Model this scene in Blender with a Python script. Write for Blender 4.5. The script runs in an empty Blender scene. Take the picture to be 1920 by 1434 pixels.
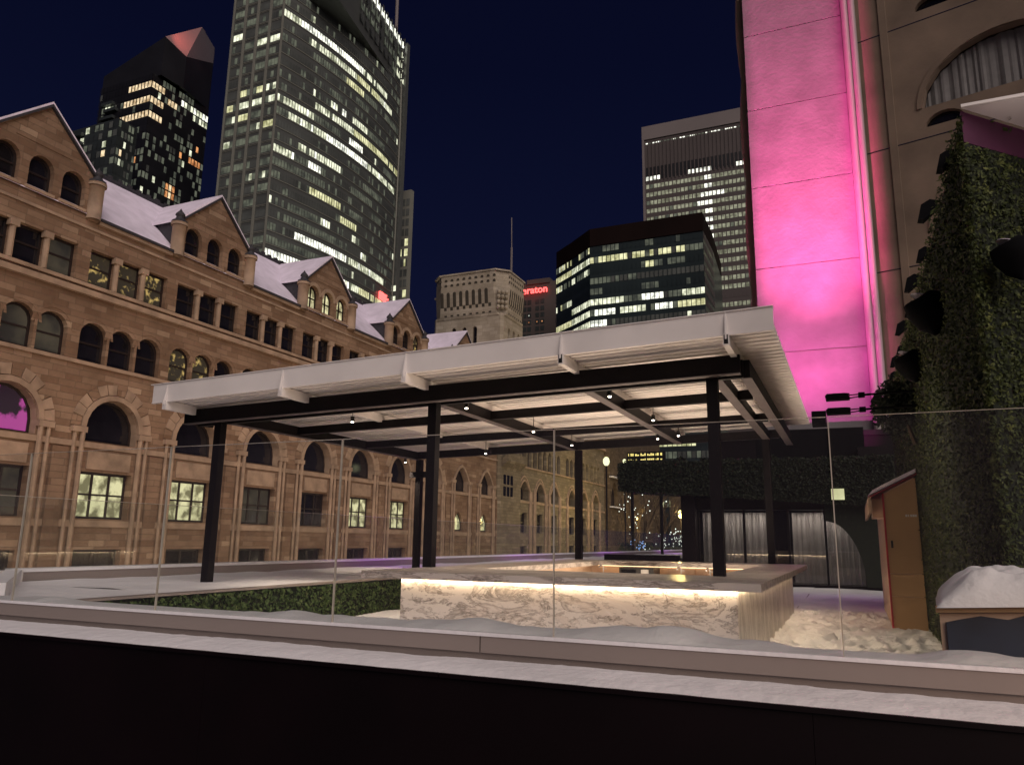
import bpy, math, random
from mathutils import Vector, Matrix, noise
random.seed(7)
R = math.radians
S = bpy.context.scene
C = S.collection
PI = math.pi

# ------------------------------------------------------------------ camera
def cam_axes(p, r, y):
    cy, sy, cp, sp, cr, sr = math.cos(y), math.sin(y), math.cos(p), math.sin(p), math.cos(r), math.sin(r)
    right = Vector((cy, sy, 0)); fwd = Vector((-sy*cp, cy*cp, sp)); up = right.cross(fwd)
    return right*cr + up*sr, -right*sr + up*cr, fwd
rt, up, fw = cam_axes(R(11.53), R(.84), R(23.71))
cd = bpy.data.cameras.new('camera'); cam = bpy.data.objects.new('camera', cd); C.objects.link(cam)
cd.sensor_width = 36; cd.lens = 1443.1/1920*36; cd.clip_start = .05; cd.clip_end = 3000
m = Matrix((rt, up, -fw)).transposed().to_4x4()
cam.matrix_world = m
S.camera = cam

# ------------------------------------------------------------------ night sky
W = bpy.data.worlds.new('World'); S.world = W; W.use_nodes = True
nt = W.node_tree; nt.nodes.clear()
o = nt.nodes.new('ShaderNodeOutputWorld'); bg = nt.nodes.new('ShaderNodeBackground')
tc = nt.nodes.new('ShaderNodeTexCoord'); sp = nt.nodes.new('ShaderNodeSeparateXYZ'); rp = nt.nodes.new('ShaderNodeValToRGB')
e = rp.color_ramp.elements
e[0].position = 0.0; e[0].color = (.0070, .0072, .026, 1)
e[1].position = 1.0; e[1].color = (.0020, .0022, .011, 1)
k = e.new(.30); k.color = (.0042, .0058, .024, 1)
k = e.new(.55); k.color = (.0024, .0034, .016, 1)
nt.links.new(tc.outputs['Generated'], sp.inputs[0]); nt.links.new(sp.outputs['Z'], rp.inputs[0])
nt.links.new(rp.outputs[0], bg.inputs['Color']); nt.links.new(bg.outputs[0], o.inputs[0])
bg.inputs['Strength'].default_value = 1.0

# ------------------------------------------------------------------ glow of the city (one soft sun lamp)
sl = bpy.data.lights.new('city_glow', 'SUN'); so = bpy.data.objects.new('city_glow', sl); C.objects.link(so)
sl.energy = 1.9; sl.angle = R(60); sl.color = (1.0, .86, .80)
so.rotation_euler = Vector((-.60, .62, -.62)).to_track_quat('-Z', 'Y').to_euler()

S.view_settings.view_transform = 'Standard'; S.view_settings.look = 'None'
S.view_settings.exposure = 0; S.view_settings.gamma = 1
S.render.engine = 'CYCLES'
S.cycles.max_bounces = 8; S.cycles.transparent_max_bounces = 24

def area(name, loc, tgt, sx, sy, power, color, spread=None):
    l = bpy.data.lights.new(name, 'AREA'); l.shape = 'RECTANGLE'; l.size = sx; l.size_y = sy; l.energy = power; l.color = color
    if spread: l.spread = R(spread)
    ob = bpy.data.objects.new(name, l); C.objects.link(ob); ob.location = loc
    ob.rotation_euler = (Vector(tgt)-Vector(loc)).to_track_quat('-Z', 'Y').to_euler()
    return ob
def spot(name, loc, tgt, power, color, size, blend=.5, rad=.05):
    l = bpy.data.lights.new(name, 'SPOT'); l.energy = power; l.color = color; l.spot_size = R(size); l.spot_blend = blend
    l.shadow_soft_size = rad
    ob = bpy.data.objects.new(name, l); C.objects.link(ob); ob.location = loc
    ob.rotation_euler = (Vector(tgt)-Vector(loc)).to_track_quat('-Z', 'Y').to_euler()
    return ob
# assumed floodlights, unseen below the terrace edge, trained on the stone station
for yy in (14, 32, 50, 68, 86, 108):
    spot('assumed_station_floodlight', (-16.5, yy, -3.0), (-37, yy+3, 6), 3900 if yy < 60 else 3600, (1.0, .72, .50) if yy < 60 else (1.0, .78, .52), 135, .8, .6)
# unseen pink floodlights assumed at the foot of the concrete slab
PINK = [((-.9, 32.8, 3.45), (-1.2, 38, 36), 95000, (1.0, .10, .38), 60), ((-1.9, 32.8, 3.45), (-1.3, 38, 13), 8000, (1.0, .10, .44), 80),
        ((-2.9, 32.8, 3.45), (-2.0, 38, 8.5), 1500, (1.0, .09, .56), 86), ((.1, 32.8, 3.45), (-.2, 38, 8.5), 1500, (1.0, .09, .56), 86)]
for l_, t_, p_, c_, a_ in PINK: spot('assumed_pink_floodlight', l_, t_, p_, c_, a_, 1.0, .012)
# violet spill on the snow behind the bar, from assumed lamps with no fixtures
spot('assumed_violet_light', (-.6, 30.5, 4.2), (-.2, 25, -1.6), 170, (.62, .26, 1.0), 66, .9, .2)
for vy in (22, 34, 48, 64): spot('assumed_violet_light', (-11.2, vy, .9), (-14.4, vy+1, -.8), 110+vy*2, (.60, .14, 1.0), 130, .9, .1)
spot('wall_fill_light', (-1.25, 12.6, 2.5), (1.25, 13.2, -.6), 170, (1.0, .84, .62), 120, .9, .05)  # added fill for the living wall; no fixture on the beam

area('assumed_curb_light', (3.0, 1.6, .5), (1.9, 4.0, -.6), .5, .5, 24, (1, .55, .28))  # assumed unseen light, added for the orange glow on the right curb
# added fill hidden in the well of the bar, brightening the white canopy
area('canopy_fill_light', (-4.05, 15.5, -1.35), (-4.05, 15.5, 3), 3.2, 6.4, 290, (1.0, .80, .60))

# ------------------------------------------------------------------ materials
def nmat(name):
    mt = bpy.data.materials.new(name); mt.use_nodes = True
    n = mt.node_tree; b = n.nodes['Principled BSDF']
    return mt, n, b
def N(n, t, **k):
    x = n.nodes.new(t)
    for a, v in k.items(): setattr(x, a, v)
    return x
def simple(name, col, rough=.6, metal=0, var=.12, scale=3.0, bump=0, bscale=20, emis=None, es=0, spec=.5):
    mt, n, b = nmat(name)
    b.inputs['Roughness'].default_value = rough; b.inputs['Metallic'].default_value = metal
    b.inputs['Specular IOR Level'].default_value = spec
    t = N(n, 'ShaderNodeTexCoord')
    if var:
        ns = N(n, 'ShaderNodeTexNoise'); ns.inputs['Scale'].default_value = scale; ns.inputs['Detail'].default_value = 6
        r = N(n, 'ShaderNodeValToRGB'); r.color_ramp.elements[0].position = .3; r.color_ramp.elements[1].position = .7
        r.color_ramp.elements[0].color = tuple(c*(1-var) for c in col)+(1,)
        r.color_ramp.elements[1].color = tuple(min(1, c*(1+var)) for c in col)+(1,)
        n.links.new(t.outputs['Object'], ns.inputs['Vector']); n.links.new(ns.outputs[0], r.inputs[0]); n.links.new(r.outputs[0], b.inputs['Base Color'])
    else: b.inputs['Base Color'].default_value = tuple(col)+(1,)
    if bump:
        n2 = N(n, 'ShaderNodeTexNoise'); n2.inputs['Scale'].default_value = bscale; n2.inputs['Detail'].default_value = 5
        bp = N(n, 'ShaderNodeBump'); bp.inputs['Strength'].default_value = bump; bp.inputs['Distance'].default_value = .05
        n.links.new(t.outputs['Object'], n2.inputs['Vector']); n.links.new(n2.outputs[0], bp.inputs['Height']); n.links.new(bp.outputs[0], b.inputs['Normal'])
    if emis: b.inputs['Emission Color'].default_value = tuple(emis)+(1,); b.inputs['Emission Strength'].default_value = es
    return mt
def lit(name, c0, c1, strength, scale=.6, lo=.35, hi=.65):
    """window with a lamp-lit room behind it: brightness varies from place to place in the room"""
    mt, n, b = nmat(name)
    b.inputs['Base Color'].default_value = (.03, .03, .03, 1); b.inputs['Roughness'].default_value = .2
    t = N(n, 'ShaderNodeTexCoord'); ns = N(n, 'ShaderNodeTexNoise'); ns.inputs['Scale'].default_value = scale; ns.inputs['Detail'].default_value = 4
    r = N(n, 'ShaderNodeValToRGB'); r.color_ramp.elements[0].position = lo; r.color_ramp.elements[1].position = hi
    r.color_ramp.elements[0].color = tuple(c0)+(1,); r.color_ramp.elements[1].color = tuple(c1)+(1,)
    oi = N(n, 'ShaderNodeObjectInfo'); ml = N(n, 'ShaderNodeMath', operation='MULTIPLY'); ml.inputs[1].default_value = 97; n.links.new(oi.outputs['Random'], ml.inputs[0])
    va = N(n, 'ShaderNodeVectorMath', operation='ADD'); n.links.new(t.outputs['Object'], va.inputs[0]); n.links.new(ml.outputs[0], va.inputs[1])
    n.links.new(va.outputs[0], ns.inputs['Vector']); n.links.new(ns.outputs[0], r.inputs[0]); n.links.new(r.outputs[0], b.inputs['Emission Color'])
    b.inputs['Emission Strength'].default_value = strength
    return mt
def emit(name, col, s):
    mt, n, b = nmat(name); b.inputs['Base Color'].default_value = (.02, .02, .02, 1)
    b.inputs['Emission Color'].default_value = tuple(col)+(1,); b.inputs['Emission Strength'].default_value = s
    return mt
def stone(name, ca, cb, cc, bw, bh, axis='YZ', mortar=(.10, .07, .05), bump=.6, stain=.5):
    """coursed ashlar: every block its own tone, thin joints, soft stains"""
    mt, n, b = nmat(name)
    b.inputs['Roughness'].default_value = .9; b.inputs['Specular IOR Level'].default_value = .2
    t = N(n, 'ShaderNodeTexCoord'); s = N(n, 'ShaderNodeSeparateXYZ'); c = N(n, 'ShaderNodeCombineXYZ')
    n.links.new(t.outputs['Object'], s.inputs[0]); a = axis
    ad = N(n, 'ShaderNodeMath', operation='ADD'); n.links.new(s.outputs['X'], ad.inputs[0]); n.links.new(s.outputs['Y'], ad.inputs[1])
    n.links.new(ad.outputs[0], c.inputs[0]); n.links.new(s.outputs['Z'], c.inputs[1])
    br = N(n, 'ShaderNodeTexBrick'); br.inputs['Scale'].default_value = 1
    br.inputs['Brick Width'].default_value = bw; br.inputs['Row Height'].default_value = bh; br.inputs['Mortar Size'].default_value = .012
    br.inputs['Color1'].default_value = (0, 0, 0, 1); br.inputs['Color2'].default_value = (1, 1, 1, 1); br.inputs['Mortar'].default_value = (.5, .5, .5, 1)
    br.inputs['Bias'].default_value = 0; br.squash = 1.6; br.squash_frequency = 3; br.offset = .37
    n.links.new(c.outputs[0], br.inputs['Vector'])
    r = N(n, 'ShaderNodeValToRGB'); el = r.color_ramp.elements
    el[0].color = tuple(ca)+(1,); el[1].color = tuple(cc)+(1,); x = el.new(.5); x.color = tuple(cb)+(1,); el[0].position = .08; el[1].position = .92
    n.links.new(br.outputs['Color'], r.inputs[0])
    ns = N(n, 'ShaderNodeTexNoise'); ns.inputs['Scale'].default_value = .35; ns.inputs['Detail'].default_value = 8; ns.inputs['Roughness'].default_value = .65
    n.links.new(t.outputs['Object'], ns.inputs['Vector'])
    mx = N(n, 'ShaderNodeMix', data_type='RGBA', blend_type='MULTIPLY'); mx.inputs[0].default_value = stain
    rs = N(n, 'ShaderNodeValToRGB'); rs.color_ramp.elements[0].position = .3; rs.color_ramp.elements[1].position = .65
    rs.color_ramp.elements[0].color = (.55, .52, .5, 1); rs.color_ramp.elements[1].color = (1.15, 1.12, 1.1, 1)
    n.links.new(ns.outputs[0], rs.inputs[0]); n.links.new(r.outputs[0], mx.inputs[6]); n.links.new(rs.outputs[0], mx.inputs[7])
    mm = N(n, 'ShaderNodeMix', data_type='RGBA'); mm.inputs[7].default_value = tuple(mortar)+(1,)
    n.links.new(br.outputs['Fac'], mm.inputs[0]); n.links.new(mx.outputs[2], mm.inputs[6]); n.links.new(mm.outputs[2], b.inputs['Base Color'])
    n2 = N(n, 'ShaderNodeTexNoise'); n2.inputs['Scale'].default_value = 4; n2.inputs['Detail'].default_value = 6
    n.links.new(t.outputs['Object'], n2.inputs['Vector'])
    sb = N(n, 'ShaderNodeMath', operation='SUBTRACT'); n.links.new(n2.outputs[0], sb.inputs[0]); n.links.new(br.outputs['Fac'], sb.inputs[1])
    bp = N(n, 'ShaderNodeBump'); bp.inputs['Strength'].default_value = bump; bp.inputs['Distance'].default_value = .06
    n.links.new(sb.outputs[0], bp.inputs['Height']); n.links.new(bp.outputs[0], b.inputs['Normal'])
    return mt
def marble(name, rot=(0, R(-42), 0), sc=(1.0, 1.0, 2.7), lightc=(.82, .75, .70)):
    mt, n, b = nmat(name); b.inputs['Roughness'].default_value = .3
    t = N(n, 'ShaderNodeTexCoord'); mp = N(n, 'ShaderNodeMapping'); mp.inputs['Rotation'].default_value = rot; mp.inputs['Scale'].default_value = sc
    n.links.new(t.outputs['Object'], mp.inputs[0])
    def veins(scale, dist, off, p0, dark, rough=.7):
        m2 = N(n, 'ShaderNodeMapping'); m2.inputs['Location'].default_value = (off, off*.7, off*1.3); n.links.new(mp.outputs[0], m2.inputs[0])
        w = N(n, 'ShaderNodeTexNoise'); w.inputs['Scale'].default_value = scale; w.inputs['Detail'].default_value = 8; w.inputs['Roughness'].default_value = rough; w.inputs['Distortion'].default_value = dist
        n.links.new(m2.outputs[0], w.inputs['Vector'])
        r = N(n, 'ShaderNodeValToRGB'); el = r.color_ramp.elements
        el[0].position = 0; el[0].color = (1, 1, 1, 1); el[1].position = 1; el[1].color = (1, 1, 1, 1)
        for p, c in ((p0-.004, 1.0), (p0, dark), (p0+.022, dark+.25), (p0+.07, .92), (p0+.10, 1)):
            x = el.new(p); x.color = (c, c*.97, c*.95, 1) if c < 1 else (1, 1, 1, 1)
        n.links.new(w.outputs[0], r.inputs[0]); return r.outputs[0]
    a = veins(1.5, .9, 0, .50, .34); c = veins(3.2, .5, 5.3, .56, .46); d = veins(.7, 1.2, 11, .57, .70)
    m1 = N(n, 'ShaderNodeMix', data_type='RGBA', blend_type='MULTIPLY'); m1.inputs[0].default_value = 1
    m2 = N(n, 'ShaderNodeMix', data_type='RGBA', blend_type='MULTIPLY'); m2.inputs[0].default_value = 1
    m3 = N(n, 'ShaderNodeMix', data_type='RGBA', blend_type='MULTIPLY'); m3.inputs[0].default_value = 1
    n.links.new(a, m1.inputs[6]); n.links.new(c, m1.inputs[7]); n.links.new(m1.outputs[2], m2.inputs[6]); n.links.new(d, m2.inputs[7])
    n.links.new(m2.outputs[2], m3.inputs[6]); m3.inputs[7].default_value = tuple(lightc)+(1,); n.links.new(m3.outputs[2], b.inputs['Base Color'])
    return mt
def foliage(name, dark, mid, light, scale=9):
    mt, n, b = nmat(name); b.inputs['Roughness'].default_value = .65; b.inputs['Specular IOR Level'].default_value = .3
    t = N(n, 'ShaderNodeTexCoord'); ns = N(n, 'ShaderNodeTexNoise'); ns.inputs['Scale'].default_value = scale; ns.inputs['Detail'].default_value = 3
    r = N(n, 'ShaderNodeValToRGB'); el = r.color_ramp.elements; el[0].position = .32; el[1].position = .72
    el[0].color = dark+(1,); el[1].color = light+(1,); x = el.new(.52); x.color = mid+(1,)
    n.links.new(t.outputs['Object'], ns.inputs['Vector']); n.links.new(ns.outputs[0], r.inputs[0]); n.links.new(r.outputs[0], b.inputs['Base Color'])
    return mt
def glass(name, tint=(.97, .98, .97), veil=.006, veil_col=(.55, .5, .45), gloss=1.0):
    """thin architectural pane: see-through, Fresnel reflection and a faint diffuse veil painted in for reflected glow"""
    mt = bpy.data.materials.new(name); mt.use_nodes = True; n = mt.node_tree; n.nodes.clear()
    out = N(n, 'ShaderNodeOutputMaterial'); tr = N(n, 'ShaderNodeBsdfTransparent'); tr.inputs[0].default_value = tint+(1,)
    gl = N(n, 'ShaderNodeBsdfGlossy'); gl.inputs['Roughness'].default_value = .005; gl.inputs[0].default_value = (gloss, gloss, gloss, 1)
    df = N(n, 'ShaderNodeBsdfDiffuse'); df.inputs[0].default_value = veil_col+(1,)  # veil colour: mirrored interior glow painted onto the pane
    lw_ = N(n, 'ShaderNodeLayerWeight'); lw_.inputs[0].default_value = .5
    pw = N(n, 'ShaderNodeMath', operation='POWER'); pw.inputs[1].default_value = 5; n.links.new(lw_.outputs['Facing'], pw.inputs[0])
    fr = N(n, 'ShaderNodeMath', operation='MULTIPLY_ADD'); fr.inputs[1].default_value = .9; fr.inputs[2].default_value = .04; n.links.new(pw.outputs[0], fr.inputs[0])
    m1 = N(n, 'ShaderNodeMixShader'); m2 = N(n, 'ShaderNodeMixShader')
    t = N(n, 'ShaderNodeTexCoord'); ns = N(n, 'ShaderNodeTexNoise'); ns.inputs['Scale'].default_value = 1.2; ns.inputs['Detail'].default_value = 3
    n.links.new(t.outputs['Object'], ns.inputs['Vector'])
    mr = N(n, 'ShaderNodeMapRange'); mr.inputs[3].default_value = veil*.6; mr.inputs[4].default_value = veil*1.4
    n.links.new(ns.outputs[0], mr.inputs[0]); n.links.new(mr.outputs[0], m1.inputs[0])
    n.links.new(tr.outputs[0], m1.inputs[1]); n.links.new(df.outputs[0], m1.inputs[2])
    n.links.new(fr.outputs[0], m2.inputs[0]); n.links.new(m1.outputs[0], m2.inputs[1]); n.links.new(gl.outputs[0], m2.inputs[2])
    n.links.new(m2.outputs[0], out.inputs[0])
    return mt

M = {}
M['stone'] = stone('sandstone_ashlar', (.20, .125, .080), (.295, .200, .135), (.40, .29, .20), .95, .34, mortar=(.15, .105, .072), stain=.7)
M['stone_trim'] = simple('dressed_sandstone', (.33, .232, .160), .85, var=.28, scale=1.2, bump=.3, bscale=6)
M['stone_grey'] = stone('limestone_ashlar', (.17, .138, .095), (.24, .198, .138), (.30, .25, .18), .9, .36, mortar=(.10, .085, .06), stain=.4)
M['tower_stone'] = stone('pale_limestone', (.36, .315, .24), (.43, .38, .30), (.50, .45, .36), 1.0, .45, mortar=(.25, .21, .16), bump=.4, stain=.6)
M['church_stone'] = stone('dark_church_stone', (.10, .075, .045), (.15, .11, .07), (.20, .15, .10), .8, .35)
M['slate'] = simple('dark_slate', (.035, .033, .04), .7, var=.3, scale=8)
M['dark_win'] = simple('dark_window_glass', (.012, .011, .014), .08, var=.3, scale=1, spec=.6)
M['frame'] = simple('dark_painted_timber', (.018, .011, .010), .5, var=.2)
M['win_blind'] = lit('window_blind', (.010, .009, .007), (.045, .036, .022), 1.0, .8)
M['win_lit'] = lit('room_light_window', (.20, .18, .09), (.85, .79, .45), 1.0, 1.6, .42, .60)
M['win_gold'] = lit('golden_room_window', (.022, .016, .008), (.55, .38, .12), 1.0, 2.6, .54, .70)
M['win_pink'] = lit('pink_lit_window', (.012, .004, .012), (.36, .05, .24), 1.0, .6, .52, .56)
M['snow'] = simple('snow', (.82, .80, .82), .75, var=.07, scale=1.6, bump=.22, bscale=16)
M['roof_snow'] = simple('roof_snow', (.82, .74, .86), .8, var=.12, scale=1.1, bump=.3, bscale=4)
M['asphalt'] = simple('wet_asphalt', (.045, .045, .05), .6, var=.3, scale=.6)
M['white_paint'] = simple('white_painted_metal', (.80, .75, .72), .45, var=.10, scale=.7)
M['black_metal'] = simple('black_painted_steel', (.006, .004, .005), .6, spec=.2, var=.2, scale=3)
M['marble'] = marble('veined_marble')
M['marble_side'] = marble('streaked_marble', (0, 0, 0), (2.0, 1.6, .35), (.66, .61, .55))
M['marble_top'] = marble('pale_marble_top', (0, 0, R(30)), (.5, 1.3, 2.0), (.60, .53, .49))
M['led'] = emit('warm_light_strip', (1.0, .76, .50), 40.0)
M['led_in'] = emit('warm_light_strip_inside', (1.0, .66, .36), 5.0)
M['bulb'] = emit('lamp_bulb', (1.0, .9, .75), 14.0)
M['globe'] = emit('street_lamp_globe', (.95, .95, .55), 1.6)
M['yellow_lamp'] = emit('yellow_street_lamp', (1.0, .8, .25), 9.0)
M['fairy'] = emit('fairy_light', (.9, .95, .85), 2.2)
M['blue_fairy'] = emit('blue_fairy_light', (.3, .5, 1.0), 1.6)
M['warmwood'] = simple('pale_timber_panel', (.58, .40, .28), .5, var=.12, scale=2)
M['steel'] = simple('brushed_steel', (.45, .43, .42), .35, .8, var=.1)
M['appl'] = simple('black_appliance', (.015, .014, .013), .3, var=.2)
M['hedge'] = foliage('living_wall_leaf', (.012, .018, .004), (.040, .055, .012), (.13, .145, .04))
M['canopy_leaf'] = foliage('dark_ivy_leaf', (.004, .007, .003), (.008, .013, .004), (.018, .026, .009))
M['beam_under'] = simple('underlit_black_flange', (.085, .068, .068), .7, var=.15)  # beam undersides painted paler for light from below
M['matte'] = simple('matte_black', (.004, .004, .005), .9, var=.2, spec=.1)
M['slot'] = simple('painted_recess_shade', (.05, .042, .03), .9, var=.2)  # patch colour with the recess shade painted in
M['hedge_back'] = simple('blackish_green', (.008, .012, .005), .9, var=.3, scale=6)  # one even dark green shared by hedge cores, backings and bush
M['lowhedge'] = foliage('hedge_leaf', (.018, .035, .010), (.05, .085, .022), (.13, .17, .06))
M['shed_wood'] = simple('plywood_shed_board', (.40, .245, .12), .65, var=.10, scale=1.4)
M['shed_side'] = simple('pale_plywood', (.56, .40, .30), .6, var=.10, scale=2)
M['red'] = simple('red_trim', (.42, .03, .04), .5, var=.1)
M['hotel'] = simple('beige_concrete', (.195, .140, .100), .85, var=.26, scale=.45, bump=.15, bscale=8)
M['slab'] = simple('textured_concrete', (.22, .20, .21), .8, var=.16, scale=.8, bump=.45, bscale=5)
M['flute'] = simple('smooth_concrete', (.34, .31, .30), .5, var=.04, scale=.8)
M['curb'] = simple('grey_composite_cladding', (.27, .225, .205), .6, var=.05, scale=.7, bump=.1, bscale=3)
M['darkwall'] = simple('near_black_cladding', (.005, .002, .003), .5, spec=.22, var=.3, scale=1.5)
M['glass'] = glass('fence_glass', veil=.009, veil_col=(.55, .46, .36))
M['glass_far'] = glass('far_fence_glass', veil=.03, veil_col=(.5, .5, .38))
M['pav_glass'] = glass('pavilion_glass', (.64, .61, .58), .01, gloss=.9)
M['glass_edge'] = simple('polished_glass_edge', (.62, .56, .48), .25, .3, var=.1)
M['curtain'] = simple('grey_curtain', (.19, .18, .175), .9, var=.1)
M['curtain_white'] = simple('pale_curtain', (.42, .40, .40), .9, var=.1, emis=(.55, .52, .50), es=.07)  # faint glow painted into the cloth in place of lamp light
M['bark'] = simple('bark', (.08, .055, .035), .9, var=.3)
M['awn_white'] = simple('pale_soffit', (.75, .68, .66), .6, var=.04)
M['awn_purple'] = simple('plum_fascia', (.085, .014, .055), .5, var=.2)
M['wood_brown'] = simple('brown_timber_planter', (.28, .15, .075), .6, var=.2)
M['mural'] = simple('blue_mural_panel', (.020, .028, .048), .5, var=.7, scale=2.2)
M['print'] = simple('pale_print', (.6, .6, .6), .6, var=0)
# towers
M['t_body'] = simple('grey_green_panel', (.088, .093, .086), .5, var=.12, scale=.05)
M['t_frame'] = simple('pale_precast', (.21, .21, .175), .7, var=.1, scale=.1)
M['t_glass'] = simple('tower_dark_glass', (.11, .12, .11), .25, var=.35, scale=.12, spec=.6)
M['t_dim'] = lit('tower_dim_window', (.03, .034, .027), (.13, .14, .10), 1.0, .35)
M['t_lit'] = lit('tower_lit_window', (.28, .30, .19), (1.25, 1.27, .95), 1.0, .45, .36, .62)
M['t_yel'] = lit('tower_yellow_window', (.36, .35, .16), (1.05, 1.02, .60), 1.0, .45, .36, .62)
M['t_white'] = lit('tower_white_window', (.5, .52, .45), (2.0, 2.0, 1.7), 1.0, .45, .36, .6)
M['a_body'] = simple('black_tower_cladding', (.014, .014, .017), .4, var=.3, scale=.1)
M['a_low'] = simple('dark_grey_cladding', (.035, .042, .042), .4, var=.3, scale=.1)
M['a_orange'] = lit('amber_window', (.30, .10, .03), (.95, .42, .16), 1.0, .7)
M['a_warm'] = lit('warm_white_window', (.45, .30, .15), (1.2, .95, .6), 1.0, .7)
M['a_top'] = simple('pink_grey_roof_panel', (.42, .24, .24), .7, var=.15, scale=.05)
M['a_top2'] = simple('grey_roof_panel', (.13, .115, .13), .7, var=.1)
M['r_body'] = simple('dim_mauve_precast', (.085, .068, .066), .7, var=.1, scale=.05)
M['r_top'] = simple('pale_mauve_precast', (.20, .17, .165), .7, var=.08, scale=.05)
M['m_body'] = simple('teal_black_curtain_wall', (.022, .032, .034), .3, var=.25, scale=.06)
M['m_roof'] = simple('brown_black_plant_screen', (.010, .0045, .004), .8, spec=.1, var=.2, scale=.1)
M['s_body'] = simple('brown_precast', (.085, .066, .060), .7, var=.1, scale=.1)
M['rt_a'] = lit('small_office_window', (.10, .10, .065), (.34, .34, .24), 1.0, .5)
M['sign_red'] = emit('red_sign_letters', (1.0, .10, .09), 3.2)
M['sign_amber'] = emit('amber_display', (1.0, .8, .25), 1.3)

# ------------------------------------------------------------------ mesh builder
class MB:
    def __init__(s): s.v = []; s.f = []; s.m = []; s.mats = []
    def mi(s, mat):
        if mat not in s.mats: s.mats.append(mat)
        return s.mats.index(mat)
    def poly(s, pts, mat):
        b = len(s.v); s.v += [tuple(p) for p in pts]; s.f.append(tuple(range(b, b+len(pts)))); s.m.append(s.mi(mat))
    def box(s, x0, x1, y0, y1, z0, z1, mat):
        b = len(s.v)
        s.v += [(x, y, z) for z in (z0, z1) for y in (y0, y1) for x in (x0, x1)]
        for q in ((0, 2, 3, 1), (4, 5, 7, 6), (0, 1, 5, 4), (2, 6, 7, 3), (0, 4, 6, 2), (1, 3, 7, 5)):
            s.f.append(tuple(b+i for i in q)); s.m.append(s.mi(mat))
    def prism(s, base, off, mat):
        n = len(base); b = len(s.v); off = Vector(off)
        s.v += [tuple(p) for p in base]+[tuple(Vector(p)+off) for p in base]
        s.f.append(tuple(range(b, b+n))); s.f.append(tuple(range(b+2*n-1, b+n-1, -1))); k = s.mi(mat); s.m += [k, k]
        for i in range(n):
            j = (i+1) % n; s.f.append((b+i, b+j, b+n+j, b+n+i)); s.m.append(k)
    def tube(s, pts, rad, mat, n=8, cap=True):
        pts = [Vector(p) for p in pts]; k = s.mi(mat); rings = []
        for i, p in enumerate(pts):
            d = (pts[min(i+1, len(pts)-1)]-pts[max(i-1, 0)]).normalized()
            a = d.cross(Vector((0, 0, 1)));
            if a.length < 1e-3: a = Vector((1, 0, 0))
            a.normalize(); c = d.cross(a); r = rad[i] if isinstance(rad, (list, tuple)) else rad
            b = len(s.v); s.v += [tuple(p+a*r*math.cos(t)+c*r*math.sin(t)) for t in (2*PI*q/n for q in range(n))]; rings.append(b)
        for b0, b1 in zip(rings, rings[1:]):
            for q in range(n):
                r_ = (q+1) % n; s.f.append((b0+q, b0+r_, b1+r_, b1+q)); s.m.append(k)
        if cap:
            s.f.append(tuple(rings[0]+q for q in range(n))); s.f.append(tuple(rings[-1]+q for q in reversed(range(n)))); s.m += [k, k]
    def ball(s, c, r, mat, n=10, sz=1.0):
        pts = [(c[0], c[1], c[2]+r*sz*math.cos(PI*i/(n))) for i in range(n+1)]
        s.tube(pts, [max(1e-4, r*math.sin(PI*i/n)) for i in range(n+1)], mat, n)
    def build(s, name, parent=None, smooth=False, loc=None):
        me = bpy.data.meshes.new(name); me.from_pydata(s.v, [], s.f)
        for x in s.mats: me.materials.append(M[x])
        me.polygons.foreach_set('material_index', s.m)
        if smooth: me.polygons.foreach_set('use_smooth', [True]*len(s.f))
        me.update()
        ob = bpy.data.objects.new(name, me); C.objects.link(ob)
        if parent: ob.parent = parent
        if loc: ob.location = loc
        return ob
def tag(ob, label=None, cat=None, group=None, kind=None):
    if label: ob['label'] = label
    if cat: ob['category'] = cat
    if group: ob['group'] = group
    if kind: ob['kind'] = kind
    return ob
def thing(name, label, cat, group=None, loc=(0, 0, 0)):
    ob = bpy.data.objects.new(name, None); C.objects.link(ob); ob.location = loc; ob.empty_display_size = .3
    return tag(ob, label, cat, group)
def bx(name, parent, mat, *b):
    q = MB(); q.box(*b, mat); return q.build(name, parent)
def copyo(src, parent=None, loc=None):
    c = src.copy(); C.objects.link(c)
    c.parent = parent
    if loc is not None: c.location = loc
    return c

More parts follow.
